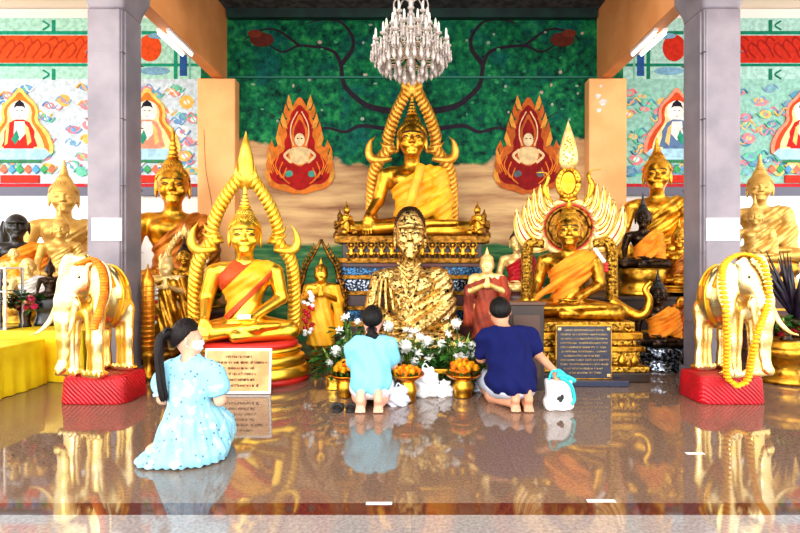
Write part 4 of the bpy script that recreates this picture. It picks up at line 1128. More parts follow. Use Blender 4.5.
# ------------------------------------------------------------------ elephants on red pedestals
def elephant(name, label, px, D, rz, zb, hgt):
    t = thing(name, label, 'elephant statue', (X(px, D), D, zb), rz)
    t.scale = (hgt * .9, hgt * .52, hgt)
    def mk():
        f = F(); f.ell((0, .17, .62), (.225, .36, .245), .05); f.ell((0, .33, .6), (.21, .2, .25), .05); f.ell((0, -.08, .66), (.19, .18, .22), .08)
        f.ell((0, -.27, .77), (.155, .15, .17), .06); f.mir('ell', (.07, -.25, .89), (.088, .1, .09), k=.03); f.ell((0, -.38, .72), (.11, .09, .13), .05)
        f.chain([(0, -.4, .72), (0, -.46, .6), (0, -.475, .46), (0, -.465, .32), (0, -.46, .2), (0, -.49, .11), (0, -.55, .085)], [.1, .088, .074, .062, .052, .045, .038], .03)
        for i in range(9): f.ell((0, -.47 + .004 * abs(i - 3), .62 - .055 * i), (.094 - .006 * i, .088 - .006 * i, .014), .012)
        f.mir('ell', (.085, -.4, .58), (.045, .05, .06), k=.03)
        for s in (-1, 1):
            a = .62 * s; R = [[math.cos(a), -math.sin(a), 0], [math.sin(a), math.cos(a), 0], [0, 0, 1]]
            f.ell((s * .215, -.185, .72), (.105, .026, .2), .02, R); f.ell((s * .2, -.18, .58), (.06, .024, .1), .03, R)
            for y_, r in ((-.14, .085), (.4, .092)):
                f.chain([(s * .125, y_, .5), (s * .13, y_ - .01, .28), (s * .13, y_, .1), (s * .13, y_, .04)], [.105, r * .9, r * .86, r], .04)
                f.box((s * .13, y_, .02), (.095, .095, .02), .018, .02)
                for j in range(4): f.ell((s * .13 + .055 * (j - 1.5), y_ - .08, .03), (.025, .022, .03), .008)
            f.mir('ell', (.1, -.375, .79), (.018, .02, .022), k=.01)
        f.chain([(0, .53, .72), (.0, .58, .55), (.02, .57, .3)], [.035, .022, .018], .03); f.ell((.02, .57, .25), (.03, .03, .07), .02)
        f.chain([(-.15, -.25, .9), (0, -.33, .94), (.15, -.25, .9)], [.022, .03, .022], .015)
        return sdf_mesh('elephant', f, (-.38, -.66, -.02), (.38, .66, 1.03), .0085)
    link('body', lib('elephant', mk), M['ele_gold'], t)
    for s in (-1, 1):
        MB().tube(spline([(s * .085, -.41, .6), (s * .12, -.5, .46), (s * .165, -.6, .38), (s * .2, -.69, .36)], 6), [.034 - .0016 * i for i in range(19)], 10).build('tusk', M['gold_light'], t)
        MB().ell((s * .112, -.385, .79), .014, 10, 8).build('eye', M['ink'], t)
    b = MB()
    for s in (-1, 1): b.tube(arc(0, .62, .236, -60 if s > 0 else 120, 60 if s > 0 else 240, 12, .17, .256), .02, 8)
    b.tube(arc(0, .62, .237, 20, 160, 16, .06, .258), .016, 8); b.tube(arc(0, .62, .237, 20, 160, 16, .3, .258), .016, 8)
    b.build('harness', M['gold'], t)
    def pk():
        f = F(); f.ell((0, .18, .64), (.235, .2, .255), .0)
        return sdf_mesh('saddle', inter(f, lambda P: np.maximum(np.abs(P[:, 1] - .18) - .13, .6 - P[:, 2]), .006), (-.3, -.05, .55), (.3, .42, .95), .009)
    link('saddle_cloth', lib('saddle', pk), M['ele_gold'], t)
    return t


zp = Z(378, 4.09)
for sg, nm, px in ((-1, 'left', 91), (1, 'right', 735)):
    t = thing('pedestal', 'red satin-covered pedestal under the golden elephant at %s' % nm, 'pedestal', (X(px, 4.09), 4.29, 0))
    MB().lathe([(.3, 0), (.305, .015), (.297, zp * .5), (.292, zp - .02), (.28, zp - .004)], 72, sup=7, sx=.93, sy=.66, wob=.012, wn=24).build('satin_skirt', M['red'], t)
    MB().lathe([(.286, zp - .006), (.284, zp), (0, zp)], 48, sup=7, sx=.93, sy=.66).build('satin_top', M['red'], t)
elephant('elephant_statue', 'golden elephant statue on the left red pedestal, facing slightly left, thick orange-yellow garland', 92, 4.24, -.26, zp, 1.09)
elephant('elephant_statue', 'golden elephant statue wearing a yellow marigold garland, right', 736, 4.24, .26, zp, 1.09)


def garland(name, label, pts, r, m, n, seed=1):
    P = spline(pts, 14); rnd = random.Random(seed); b = MB()
    L = [0]
    for i in range(1, len(P)): L.append(L[-1] + (P[i] - P[i - 1]).length)
    for k in range(n):
        d = L[-1] * k / (n - 1); i = min(max(j for j in range(len(L)) if L[j] <= d + 1e-9), len(P) - 2); f = (d - L[i]) / max(1e-9, L[i + 1] - L[i])
        p = P[i].lerp(P[i + 1], f)
        b.lathe([(0, -r * .6), (r * .8, -r * .45), (r, -.1 * r), (r * .8, r * .3), (r * .4, r * .55), (0, r * .6)], 12, c=p, wob=.22, wn=10)
    return setp(b.build(name, m), label, 'garland')


q = lambda px, py, D: (X(px, D), D, Z(py, D))
garland('marigold_garland', 'long yellow marigold garland hanging over the right elephant to its pedestal',
        [q(737, 385, 4.02), q(727, 376, 4.02), q(727, 345, 3.9), q(726, 310, 3.82), q(722, 280, 3.86), q(726, 262, 3.98), q(742, 254, 4.05), q(760, 260, 3.98), q(768, 280, 3.93), q(767, 305, 3.93), q(757, 335, 3.8), q(751, 362, 3.9), q(747, 380, 4.0), q(737, 386, 4.0)], .028, M['marigold'], 78)
garland('marigold_garland', 'thick orange-yellow garland at the right side of the left elephant head',
        [q(78, 264, 3.95), q(92, 259, 4.0), q(101, 268, 4.02), q(104, 290, 4.02), q(99, 312, 3.95), q(94, 328, 3.9)], .032, M['orange_flower'], 30)

# ------------------------------------------------------------------ yellow tables at far left and what stands on them
def cloth_table(name, label, x0, x1, ya, yb, z):
    t = thing(name, label, 'table', ((x0 + x1) / 2, (ya + yb) / 2, 0)); hx, hy = (x1 - x0) / 2, (yb - ya) / 2
    MB().box((0, 0, z - .012), (hx, hy, .012)).build('table_top', M['yellow_cloth'], t, bevel=.004)
    n = 160; vs = []; per = []
    for k in range(n):
        u = k / n * 4; sd = int(u); f = u - sd
        a = ((-hx, -hy), (hx, -hy), (hx, hy), (-hx, hy))[sd]; c = ((hx, -hy), (hx, hy), (-hx, hy), (-hx, -hy))[sd]
        nrm = ((0, -1), (1, 0), (0, 1), (-1, 0))[sd]; per.append((a[0] + (c[0] - a[0]) * f, a[1] + (c[1] - a[1]) * f, nrm, k))
    rows = 5; b = MB()
    for r in range(rows + 1):
        zz = z - .006 - (z - .012) * r / rows
        for x, y, nr, k in per:
            o = .004 + .016 * (r / rows) * (1 + math.sin(k * 1.9) + .4 * math.sin(k * .7)); vs.append((x + nr[0] * o, y + nr[1] * o, zz))
    b._add(vs, [(r * n + k, (r + 1) * n + k, (r + 1) * n + (k + 1) % n, r * n + (k + 1) % n) for r in range(rows) for k in range(n)])
    b.build('table_skirt', M['yellow_cloth'], t)
    return t


cloth_table('offering_table', 'low yellow satin-covered table nearest the camera at the left edge', -6.2, -3.66, 3.1, 4.78, .455)
cloth_table('altar_table', 'taller yellow satin-covered altar table behind the low one, with pink flowers', -6.2, -3.36, 4.88, 5.88, .52)
t = thing('acrylic_box', 'clear acrylic donation box with white edges on the yellow altar at left edge', 'box', (X(3, 5.05), 5.05, .52))
hx, hz = .115, Z(268, 5.05) - .52
b = MB()
for sx in (-1, 1): b.box((sx * hx, 0, hz / 2), (.004, .11, hz / 2)); b.box((0, sx * .11, hz / 2), (hx, .004, hz / 2))
b.build('panes', M['acrylic'], t)
b = MB()
for sx in (-1, 1):
    for sy in (-1, 1): b.box((sx * hx, sy * .11, hz / 2), (.009, .009, hz / 2))
    b.box((0, sx * .11, hz), (hx, .009, .009)); b.box((sx * hx, 0, hz), (.009, .11, .009)); b.box((0, sx * .11, hz * .62), (hx, .006, .006))
b.build('edge_frame', M['white'], t); MB().box((0, 0, .008), (hx, .11, .008)).build('base_plate', M['mauve'], t)


def blossom_mesh(n=46, seed=3):
    """a round many-petalled bloom of unit radius"""
    b = MB()
    b.ell((0, 0, 0), .55, 10, 8)
    for k in range(n):
        zz = 1 - 1.7 * (k + .5) / n; th = k * 2.39996; r = math.sqrt(max(0, 1 - zz * zz)); d = Vector((r * math.cos(th), r * math.sin(th), zz))
        side = d.cross(Vector((0, 0, 1))); side = side.normalized() if side.length > 1e-3 else Vector((1, 0, 0)); up = side.cross(d).normalized()
        p0, p1, p2 = d * .4, d * .85 + up * .06, d * 1.0 + up * .22
        b._add([p0 - side * .08, p0 + side * .08, p1 + side * .19, p2 + side * .07, p2 - side * .07, p1 - side * .19], [(0, 1, 2, 5), (5, 2, 3, 4)])
    return b.mesh('blossom')


BL = blossom_mesh()


def lily_mesh():
    b = MB()
    for k in range(6):
        a = k * PI / 3; d = Vector((math.cos(a), math.sin(a), 0)); s = Vector((-d.y, d.x, 0)); pts = []
        for t, w, z in ((0, .05, 0), (.35, .2, .35), (.75, .26, .6), (1.1, .14, .6), (1.25, .01, .5)): pts += [d * t - s * w + Vector((0, 0, z)), d * t + s * w + Vector((0, 0, z))]
        b._add(pts, [(2 * i, 2 * i + 1, 2 * i + 3, 2 * i + 2) for i in range(4)])
    b.tube([(0, 0, .1), (0, 0, .6)], .04, 6)
    return b.mesh('lily')


LI = lily_mesh()


def arrangement(name, label, x, y, w, h, flowers, seed, vase='gold', vh=.12, blades=6, nleaf=90, petal='petal', z=0., pet_r=.045):
    """vase, foliage, single blooms"""
    t = thing(name, label, 'flowers', (x, y, z)); rnd = random.Random(seed)
    MB().lathe([(.6 * w, 0), (.62 * w, .01), (.45 * w, vh * .3), (.55 * w, vh * .8), (.62 * w, vh), (.5 * w, vh)], 28, sy=.7).build('vase', M[vase], t)
    b = MB()
    for k in range(nleaf):
        a = rnd.uniform(0, 2 * PI); r = w * math.sqrt(rnd.random()) * 1.1; c = Vector((r * math.cos(a), r * .6 * math.sin(a), vh + rnd.uniform(0, h * .9)))
        d = Vector((math.cos(a), math.sin(a) * .7 - .4, rnd.uniform(-.1, .9))).normalized(); L = rnd.uniform(.07, .15); s = d.cross(Vector((0, 0, 1))).normalized() * L * rnd.uniform(.2, .34)
        bend = Vector((0, 0, -L * .3))
        b._add([c, c + d * L * .5 + s, c + d * L + bend, c + d * L * .5 - s], [(0, 1, 2), (0, 2, 3)])
    setp(b.build('foliage', M['leaf'], t), kind='stuff')
    for k in range(blades):
        a = rnd.uniform(-.6, .6); b = MB(); x0 = rnd.uniform(-w, w) * .8; hh = h * rnd.uniform(.8, 1.2)
        b.leaf([(x0, .02, vh * .8), (x0 + a * .05, .02, vh + hh * .4), (x0 + a * .12, .01, vh + hh * .75), (x0 + a * .2, 0, vh + hh)], .018, .006, 6); b.build('blade_leaf', M['leaf_light'], t)
    for i, fl in enumerate(flowers):
        fx, fz, r, kind = fl
        yy = -w * .55 + rnd.uniform(-.03, .05)
        st = MB().tube(spline([(fx * .4, 0, vh), (fx * .8, yy * .6, (fz + vh) / 2), (fx, yy + .01, fz)], 4), .005, 5)
        o = link('blossom', BL if kind == 'r' else LI, M[petal], t, loc=(fx, yy, fz), s=r * (1.15 if kind == 'r' else 1.05))
        o.rotation_euler = (rnd.uniform(.7, 1.3), rnd.uniform(-.3, .3), rnd.uniform(0, 6))
        st.build('stem', M['leaf'], t)
    return t


def fl(D, px0, lst): return [((px - px0) * D / FPX, Z(py, D), r, k) for px, py, r, k in lst]


D = 4.62
arrangement('flower_arrangement', 'white chrysanthemum bunch left of the woman in aqua, beside the standing gold figure', X(335, D), D, .15, .3, fl(D, 335, [(337, 350, .05, 'r'), (348, 346, .035, 'l'), (330, 362, .035, 'r'), (345, 338, .03, 'l')]), 3, nleaf=110, blades=4)
arrangement('flower_arrangement', 'white and green flowers directly behind the woman in aqua, tallest blooms', X(352, 4.8), 4.85, .17, .48, fl(4.8, 352, [(346, 318, .04, 'l'), (357, 322, .035, 'r'), (388, 326, .05, 'r'), (340, 330, .035, 'l'), (370, 318, .03, 'l'), (350, 316, .034, 'l')]), 4, nleaf=170, blades=6)
arrangement('flower_arrangement', 'large white lily and chrysanthemum spread between the woman and central tray', X(414, D), D, .22, .34, fl(D, 414, [(405, 345, .06, 'r'), (412, 336, .05, 'l'), (427, 341, .055, 'r'), (416, 352, .05, 'l'), (414, 331, .045, 'l'), (398, 356, .035, 'l'), (430, 357, .05, 'l'), (421, 335, .045, 'r'), (404, 359, .04, 'l'), (440, 352, .04, 'l'), (414, 360, .045, 'r'), (407, 330, .035, 'l')]), 5, nleaf=230)
arrangement('flower_arrangement', 'white flowers with tall pale green blades left of the navy-shirted man', X(458, D), D, .2, .36, fl(D, 458, [(464, 355, .055, 'r'), (456, 322, .05, 'r'), (448, 318, .04, 'l'), (441, 342, .035, 'r'), (470, 343, .035, 'r'), (453, 353, .04, 'l'), (474, 352, .035, 'l'), (460, 345, .04, 'l'), (446, 333, .035, 'l')]), 6, nleaf=230, blades=10)
arrangement('flower_vase', 'vase of pink flowers on the yellow altar table behind the low table', X(25, 5.2), 5.2, .11, .22, [(a, c - .52, r, k) for a, c, r, k in fl(5.2, 25, [(14, 305, .035, 'r'), (24, 300, .04, 'r'), (34, 299, .04, 'r'), (29, 307, .035, 'r'), (20, 309, .03, 'r'), (38, 306, .03, 'r'), (12, 300, .028, 'r')])], 8, vase='bronze_dark', vh=.16, blades=0, nleaf=80, petal='pink', z=.52)
arrangement('flower_vase', 'red and green flowers beside the right elephant on the gold stand', X(786, 4.95), 4.95, .1, .16, [(a, c - .42, r, k) for a, c, r, k in fl(4.95, 786, [(780, 333, .03, 'r'), (789, 330, .03, 'r'), (784, 324, .028, 'r'), (794, 328, .03, 'r')])], 9, vase='bronze_dark', vh=.07, blades=2, nleaf=60, petal='red', z=.42)
t = thing('drum_stand', 'waisted gold drum stand at the right edge behind the right elephant', 'stand', (X(781, 4.95), 4.95, 0))
MB().lathe([(.27, 0), (.27, .04), (.2, .08), (.17, .14), (.22, .22), (.29, .3), (.29, .36), (.22, .38), (.26, .42), (0, .42)], 40).build('drum', M['gold_old'], t)
t = thing('spiky_plant', 'dark purple spiky plant in a pot behind the right elephant', 'plant', (X(795, 5.4), 5.4, 0))
MB().lathe([(.16, 0), (.2, .5), (.24, .56), (.24, .6), (.18, .6)], 28).build('pot', M['bronze_dark'], t)
rnd = random.Random(2)
for k in range(34):
    a = rnd.uniform(0, 2 * PI); L = rnd.uniform(.45, .8); b = MB(); d = rnd.uniform(.1, .5)
    b.tube([(0, 0, .58), (d * .45 * math.cos(a), d * .45 * math.sin(a), .58 + L * .5), (d * math.cos(a), d * math.sin(a), .58 + L)], [.02, .026, .003], 5); b.build('blade_leaf', M['purple_leaf'], t)


# ------------------------------------------------------------------ offering trays on the floor with marigolds
def tray(name, label, px, D, r, hh, mound_label, mm, seed):
    t = thing(name, label, 'tray', (X(px, D), D, 0))
    b = MB().lathe([(r * .5, 0), (r * .52, .012), (r * .5, .03), (r * .56, hh * .3), (r * .64, hh * .42), (r * .55, hh * .58), (r * .46, hh * .66), (r * .5, hh * .74)], 30, wob=.05, wn=16); b.build('foot', M['gold_leaf'], t)
    b = MB().lathe([(r * .45, hh * .73), (r * .8, hh * .82), (r, hh * .94), (r * 1.04, hh), (r * .98, hh), (r * .7, hh * .88), (0, hh * .85)], 36, wob=.03, wn=24); b.build('bowl', mat('amber_bowl_gold' + str(seed), (226, 138, 38), .25, 1, (206, 112, 24), 9), t)
    m = thing('flower_offering', mound_label, 'flowers', (X(px, D), D, hh * .86)); rnd = random.Random(seed)
    for k in range(16):
        a = k * 2.4; rr = r * .78 * math.sqrt((k + .5) / 16); zz = .05 + .09 * (1 - (rr / r) ** 1.3)
        o = link('blossom', BL, M['marigold' if (k + seed) % 3 else 'orange_flower'] if mm == 'm' else M['orange_flower' if k % 2 else 'marigold'], m, loc=(rr * math.cos(a), rr * math.sin(a), zz * (1 if mm == 'm' else .55)), s=.036)
        o.rotation_euler = (rnd.uniform(-.4, .4), rnd.uniform(-.4, .4), a)
    b = MB()
    for k in range(14):
        a = k * .45; b._add([(r * .8 * math.cos(a), r * .8 * math.sin(a), .02), (r * .95 * math.cos(a + .12), r * .95 * math.sin(a + .12), .05), (r * 1.0 * math.cos(a), r * 1.0 * math.sin(a), .07), (r * .95 * math.cos(a - .12), r * .95 * math.sin(a - .12), .05)], [(0, 1, 2, 3)])
    for k in range(6): b._add([(.03 * math.cos(k), -.02 + .03 * math.sin(k), .13), (.03 * math.cos(k) + .02, -.05, .16), (.03 * math.cos(k), -.07, .15)], [(0, 1, 2)])
    setp(b.build('leaf_collar', M['leaf'], m), kind='stuff')


tray('offering_tray', 'gold footed tray left of the woman in aqua, heaped with yellow marigolds', 346, 4.35, .13, Z(374, 4.35), 'yellow marigold heap on the tray left of the woman in aqua', 'm', 1)
tray('offering_tray', 'gold footed tray right of the woman in aqua, with low orange flowers', 407, 4.2, .145, Z(373, 4.2), 'low orange flower heap on the tray right of the woman in aqua', 'o', 2)
tray('offering_tray', 'gold footed tray left of the navy-shirted man, heaped with marigolds', 463, 4.35, .155, Z(373, 4.35), 'marigold heap on the tray left of the navy-shirted man', 'm', 3)
t = thing('offering_trough', 'long low gold trough behind the trays under the white flowers', 'trough', (X(436, 4.42), 4.5, 0))
MB().box((0, 0, .2), (.33, .045, .025)).build('trough_body', M['gold_old'], t, bevel=.01)
for sx in (-1, 1): MB().box((sx * .28, 0, .09), (.025, .035, .09)).build('foot', M['gold_old'], t)

# ------------------------------------------------------------------ bags and small things on the floor
def sack(name, label, c, r, m, seed, cat='bag', parts=True):
    f = F(); f.ell((0, 0, r[2] * .45), (r[0], r[1], r[2] * .55), 0); f.ell((0, 0, .02), (r[0] * 1.05, r[1] * 1.05, .04), .05); f.ell((r[0] * .3, 0, r[2] * .8), (r[0] * .4, r[1] * .5, r[2] * .25), .06)
    def wr(P, d):
        d = d - .008 * np.sin(P[:, 0] * 55 + 3 * np.sin(P[:, 2] * 40 + seed)) - .005 * np.sin(P[:, 2] * 70 + seed + P[:, 1] * 40)
        return np.maximum(d, -P[:, 2])
    f.cut(wr)
    t = thing(name, label, cat, (c[0], c[1], 0))
    link('sack', sdf_mesh('sack', f, (-r[0] * 1.4, -r[1] * 1.4, -.03), (r[0] * 1.4, r[1] * 1.4, r[2] * 1.3), .006), M[m], t)
    if parts: MB().tube(spline([(-r[0] * .3, 0, r[2] * .9), (0, 0, r[2] * 1.22), (r[0] * .4, 0, r[2] * .95)], 5), .006, 6).build('handle', M[m], t)
    return t


sack('plastic_bag', 'white plastic bag standing between the two trays right of the woman', (X(425, 4.35), 4.38, 0), (.13, .08, .24), 'plastic', 1)
sack('plastic_bag', 'low crumpled white plastic bag beside the tray left of the man', (X(443, 4.5), 4.38, 0), (.075, .06, .12), 'plastic', 5)
sack('plastic_bag', 'crumpled pale bag between the marigold tray and the man in navy', (X(484, 4.55), 4.55, 0), (.09, .07, .17), 'shorts', 9)
sack('cloth_bag', 'pale lilac cloth bag on the floor at the right hip of the woman in aqua', (X(398, 4.1), 4.1, 0), (.085, .07, .15), 'shorts', 12)
t = thing('sandals', 'black sandals on the floor left of the woman in aqua', 'shoes', (X(345, 3.98), 3.98, 0))
for k in (-1, 1):
    b = MB().lathe([(1, 0), (1.04, .008), (1, .018), (0, .018)], 20, sx=.045, sy=.12, c=(k * .055, 0, 0)); s_ = b.build('sole', M['rubber'], t)
    MB().tube(arc(k * .055, .015, .04, 0, 180, 8, -.04, .035), .012, 6).build('strap', M['rubber'], t)
b = thing('wooden_stand', 'dark wooden box stand behind the man in navy, left of the winged statue', 'stand', (X(524, 4.68), 4.68, 0))
zz = Z(304, 4.68)
MB().box((0, 0, zz / 2), (.17, .1, zz / 2)).build('body', M['wood_dark'], b, bevel=.008)
MB().box((0, 0, zz + .012), (.185, .115, .014)).build('top', mat('brown_wood_top', (84, 52, 34), .35), b, bevel=.004)
for k in range(2): MB().box((0, -.103, zz * (.3 + .42 * k)), (.13, .006, zz * .16)).build('panel', mat('brown_wood_panel%d' % k, (70, 42, 28), .4), b, bevel=.004)

# striped white carrier with teal handles beside the man
t = thing('shopping_bag', 'white shopping bag with teal handles and black mark, beside the man in navy', 'bag', (X(559, 3.95), 3.97, 0))
t.scale = (.88, .9, .95)
f = F(); f.box((0, 0, .13), (.12, .055, .135), .03, 0); f.ell((0, 0, .05), (.13, .07, .05), .05)
f.cut(lambda P, d: np.maximum(np.maximum(d - .006 * np.sin(P[:, 0] * 50 + P[:, 2] * 30), -P[:, 2]), P[:, 2] - .25 - .25 * np.abs(P[:, 0] + .02)))
link('sack', sdf_mesh('sack', f, (-.16, -.11, -.02), (.16, .11, .31), .006), M['plastic'], t)
b = MB(); b.tube(spline([(.0, -.05, .285), (.06, -.06, .26), (.11, -.06, .2), (.135, -.05, .1), (.1, -.068, .06)], 6), .016, 8); b.build('side_band', M['teal'], t)
b = MB(); b.tube(spline([(-.1, -.03, .25), (-.07, -.03, .33), (-.02, -.03, .335), (.05, -.03, .27)], 6), .011, 8); b.tube(spline([(-.05, .03, .27), (0, .03, .33), (.06, .02, .3), (.12, 0, .24)], 6), .016, 8); b.tube(spline([(-.02, -.02, .3), (.06, -.03, .29), (.15, -.02, .25)], 6), .022, 8); b.build('handle', M['teal'], t)
b = MB(); b.ell((-.01, -.066, .085), (.03, .006, .045), 14, 8); b.ell((.015, -.066, .12), (.018, .006, .026), 12, 8); b.ell((-.005, -.074, .085), (.012, .003, .024), 10, 6); b.build('black_mark', M['rubber'], t)

# ------------------------------------------------------------------ chandelier
CD = 5.0; cz = Z(78, CD)
ch = thing('chandelier', 'many-armed crystal chandelier hanging before the largest golden Buddha', 'chandelier', (X(411, CD), CD, cz))
ctop = CEIL - cz
MB().lathe([(.008, .86), (.008, ctop - .06), (.05, ctop - .05), (.06, ctop)], 14).build('suspension_rod', M['chrome'], ch)
MB().lathe([(.01, .05), (.05, .12), (.03, .2), (.02, .3), (.05, .36), (.03, .44), (.018, .56), (.04, .62), (.02, .7), (.03, .8), (.012, .88)], 18).build('column_stem', M['crystal'], ch)
drop = MB(); drop.lathe([(.001, -.03), (.013, -.01), (.009, .012), (.001, .022)], 6); drop.smooth = False; dme = drop.mesh('drop'); dme.polygons.foreach_set('use_smooth', [False] * len(dme.polygons))
rnd = random.Random(11)
for tier, (n, R, zr, hc, drops) in enumerate(((16, .385, .3, .1, 5), (12, .26, .44, .1, 4), (8, .17, .6, .09, 4))):
    for k in range(n):
        a = 2 * PI * (k + .5 * (tier % 2)) / n; d = Vector((math.cos(a), math.sin(a), 0))
        P = spline([d * .03 + Vector((0, 0, zr - .02)), d * R * .4 + Vector((0, 0, zr - .1)), d * R * .8 + Vector((0, 0, zr - .07)), d * R + Vector((0, 0, zr + .02))], 5)
        arm = MB().tube(P, .0075, 6).build('arm', M['chrome'], ch)
        c = d * R + Vector((0, 0, zr + .02))
        MB().lathe([(.005, 0), (.032, .012), (.036, .022), (.012, .022)], 12, c=c).build('drip_pan', M['crystal'], arm)
        MB().lathe([(.012, .02), (.012, .02 + hc * .7), (.009, .02 + hc * .75), (.011, .02 + hc * .9), (.001, .02 + hc * 1.15)], 8, c=c).build('candle', M['candle'], arm)
        b = MB()
        for j in range(drops):
            aa = a + j * 2 * PI / drops; pp = c + Vector((.03 * math.cos(aa), .03 * math.sin(aa), -.01))
            for i in range(3):
                s = .8 + .3 * i; b.lathe([(.0005, -.034 * s), (.011 * s, -.012 * s), (.008 * s, .008 * s), (.0005, .014 * s)], 6, c=(pp.x, pp.y, pp.z - .03 - .035 * i))
        b.smooth = False; b.build('crystal_drops', M['crystal'], arm)
    for k in range(n):                                                       # swags of beads between the arms
        a0 = 2 * PI * (k + .5 * (tier % 2)) / n; a1 = a0 + 2 * PI / n; b = MB()
        for i in range(9):
            t_ = i / 8; aa = a0 + (a1 - a0) * t_; rr = R * .97; b.ell((rr * math.cos(aa), rr * math.sin(aa), zr + .0 - .06 * math.sin(PI * t_)), .009, 6, 4)
        b.build('bead_swag', M['crystal'], ch)
for ring, (R, zr, n) in enumerate(((.33, .2, 30), (.25, .15, 24), (.16, .11, 16), (.08, .07, 10))):
    MB().tube([(R * math.cos(2 * PI * k / 36), R * math.sin(2 * PI * k / 36), zr + .03) for k in range(37)], .005, 6).build('drop_ring', M['chrome'], ch)
    for k in range(n):
        if ring and k % 2: continue
        a = 2 * PI * k / n; b = MB()
        for i in range(3):
            s = 1.0 + .5 * i; b.lathe([(.0005, -.034 * s), (.012 * s, -.012 * s), (.009 * s, .01 * s), (.0005, .016 * s)], 6, c=(R * math.cos(a), R * math.sin(a), zr + .015 - .04 * i))
        b.smooth = False; b.build('fringe_strand', M['crystal'], ch)
for k in range(8):
    a = 2 * PI * k / 8; d = Vector((math.cos(a), math.sin(a), 0))
    MB().tube(spline([Vector((0, 0, .78)), d * .1 + Vector((0, 0, .86)), d * .17 + Vector((0, 0, .8)), d * .18 + Vector((0, 0, .7))], 5), .009, 6).build('scroll_arm', M['crystal'], ch)
    b = MB()
    for i in range(9): b.ell(tuple(d * (.17 + .016 * i + .004 * i * i * .4) + Vector((0, 0, .68 - .042 * i))), .009, 6, 4)
    b.build('bead_strand', M['crystal'], ch)


# ------------------------------------------------------------------ people (facing +Y, towards the altar)
def human_head(f, c, yaw, r=.1, pitch=0.):
    """head with a face looking along yaw (0 = +Y, positive turns to the right, +X)"""
    cy_, sy_ = math.cos(yaw), math.sin(yaw); cp, sp = math.cos(pitch), math.sin(pitch)
    def q(dx, dy, dz):
        dy, dz = dy * cp + dz * sp, -dy * sp + dz * cp
        return (c[0] + r * (dx * cy_ + dy * sy_), c[1] + r * (-dx * sy_ + dy * cy_), c[2] + r * dz)
    f.ell(q(0, -.05, .2), (r * .82, r * .92, r * .95), .03); f.ell(q(0, .28, -.45), (r * .56, r * .55, r * .6), .06); f.ell(q(0, .55, -.92), (r * .24, r * .2, r * .18), .04)
    f.cap(q(0, .82, .1), q(0, 1.0, -.3), r * .08, r * .12, .02)
    f.ell(q(0, .8, -.6), (r * .26, r * .1, r * .06), .01); f.ell(q(0, .8, -.72), (r * .22, r * .1, r * .07), .01)
    for s in (-1, 1):
        f.cap(q(s * .12, .86, .14), q(s * .5, .68, .12), r * .07, r * .06, .02); f.ell(q(s * .33, .76, -.05), (r * .15, r * .1, r * .08), .01); f.ell(q(s * .42, .55, -.35), (r * .26, r * .22, r * .26), .04)
        f.ell(q(s * .86, -.02, -.1), (r * .09, r * .2, r * .28), .01)
    return q


def hand(f, c, d, side, s=1.):
    """palm at c pointing along d with four curled fingers and a thumb off its side"""
    d = Vector(d).normalized(); n = Vector(side).normalized(); n = (n - d * n.dot(d)).normalized(); w = d.cross(n); c = Vector(c)
    f.cap(tuple(c - d * .03 * s), tuple(c + d * .03 * s), .026 * s, .03 * s, .015)
    for j, L in enumerate((.06, .068, .064, .05)):
        o = c + d * .045 * s + w * (.017 * (j - 1.5)) * s; k1 = o + d * L * .45 * s; k2 = k1 + (d * .6 - n * .8).normalized() * L * .4 * s; k3 = k2 + (d * .1 - n).normalized() * L * .3 * s
        f.chain([tuple(o), tuple(k1), tuple(k2), tuple(k3)], [.0095 * s, .009 * s, .0085 * s, .0075 * s], .006)
    o = c - d * .01 * s - w * .024 * s; f.chain([tuple(o), tuple(o - w * .028 * s + d * .02 * s), tuple(o - w * .03 * s + d * .05 * s - n * .02 * s)], [.013 * s, .0105 * s, .009 * s], .008)


def clothes(pieces, grow, cond, amp=.006, seed=0, fr=38):
    f = F()
    for p in pieces: getattr(f, p[0])(*p[1:])
    return inter(f, cond, grow, amp, lambda P: np.sin(P[:, 0] * fr + 2.2 * np.sin(P[:, 2] * 13 + seed) + P[:, 1] * 12) * .7 + .5 * np.sin(P[:, 2] * 38 + P[:, 0] * 22 + seed + 2 * np.sin(P[:, 0] * 15)))


# --- seated woman in the printed dress
PW = thing('person', 'seated woman in pale aqua printed dress with a long ponytail, foreground left', 'person', (X(186, 2.95), 2.98, 0)); PW.scale = (.93, .95, 1.01)
f = F()
f.cap((.0, 0, .14), (0, .01, .3), .15, .115, .06); f.ell((0, .02, .45), (.125, .095, .13), .06); f.cap((-.12, .02, .545), (.13, .02, .545), .05, .05, .05)
f.cap((.0, .02, .55), (.0, .035, .68), .045, .042, .03)
hq_ = human_head(f, (-.03, .04, .73), math.radians(62), .098, .12)
f.chain([(.15, .02, .535), (.2, .03, .345), (.12, .24, .3)], [.047, .036, .03], .02); hand(f, (.07, .31, .29), (-.5, .8, -.1), (0, 0, 1), .9)
f.chain([(-.15, .02, .535), (-.195, .05, .35), (-.06, .24, .3)], [.047, .036, .03], .02); hand(f, (-.02, .3, .28), (.4, .8, -.1), (0, 0, 1), .9)
for s in (-1, 1): f.chain([(s * .09, .02, .12), (s * .11, .28, .11)], [.1, .075], .04)
f.chain([(.11, .28, .08), (-.05, .1, .06), (-.2, -.08, .05)], [.06, .055, .038], .03); f.chain([(-.11, .28, .08), (-.2, .1, .06), (-.24, -.02, .05)], [.06, .045, .034], .03); f.ell((-.21, -.08, .04), (.04, .06, .025), .02)
link('body', sdf_mesh('body', f, (-.45, -.3, -.01), (.4, .55, .92), .0068), M['skin'], PW)
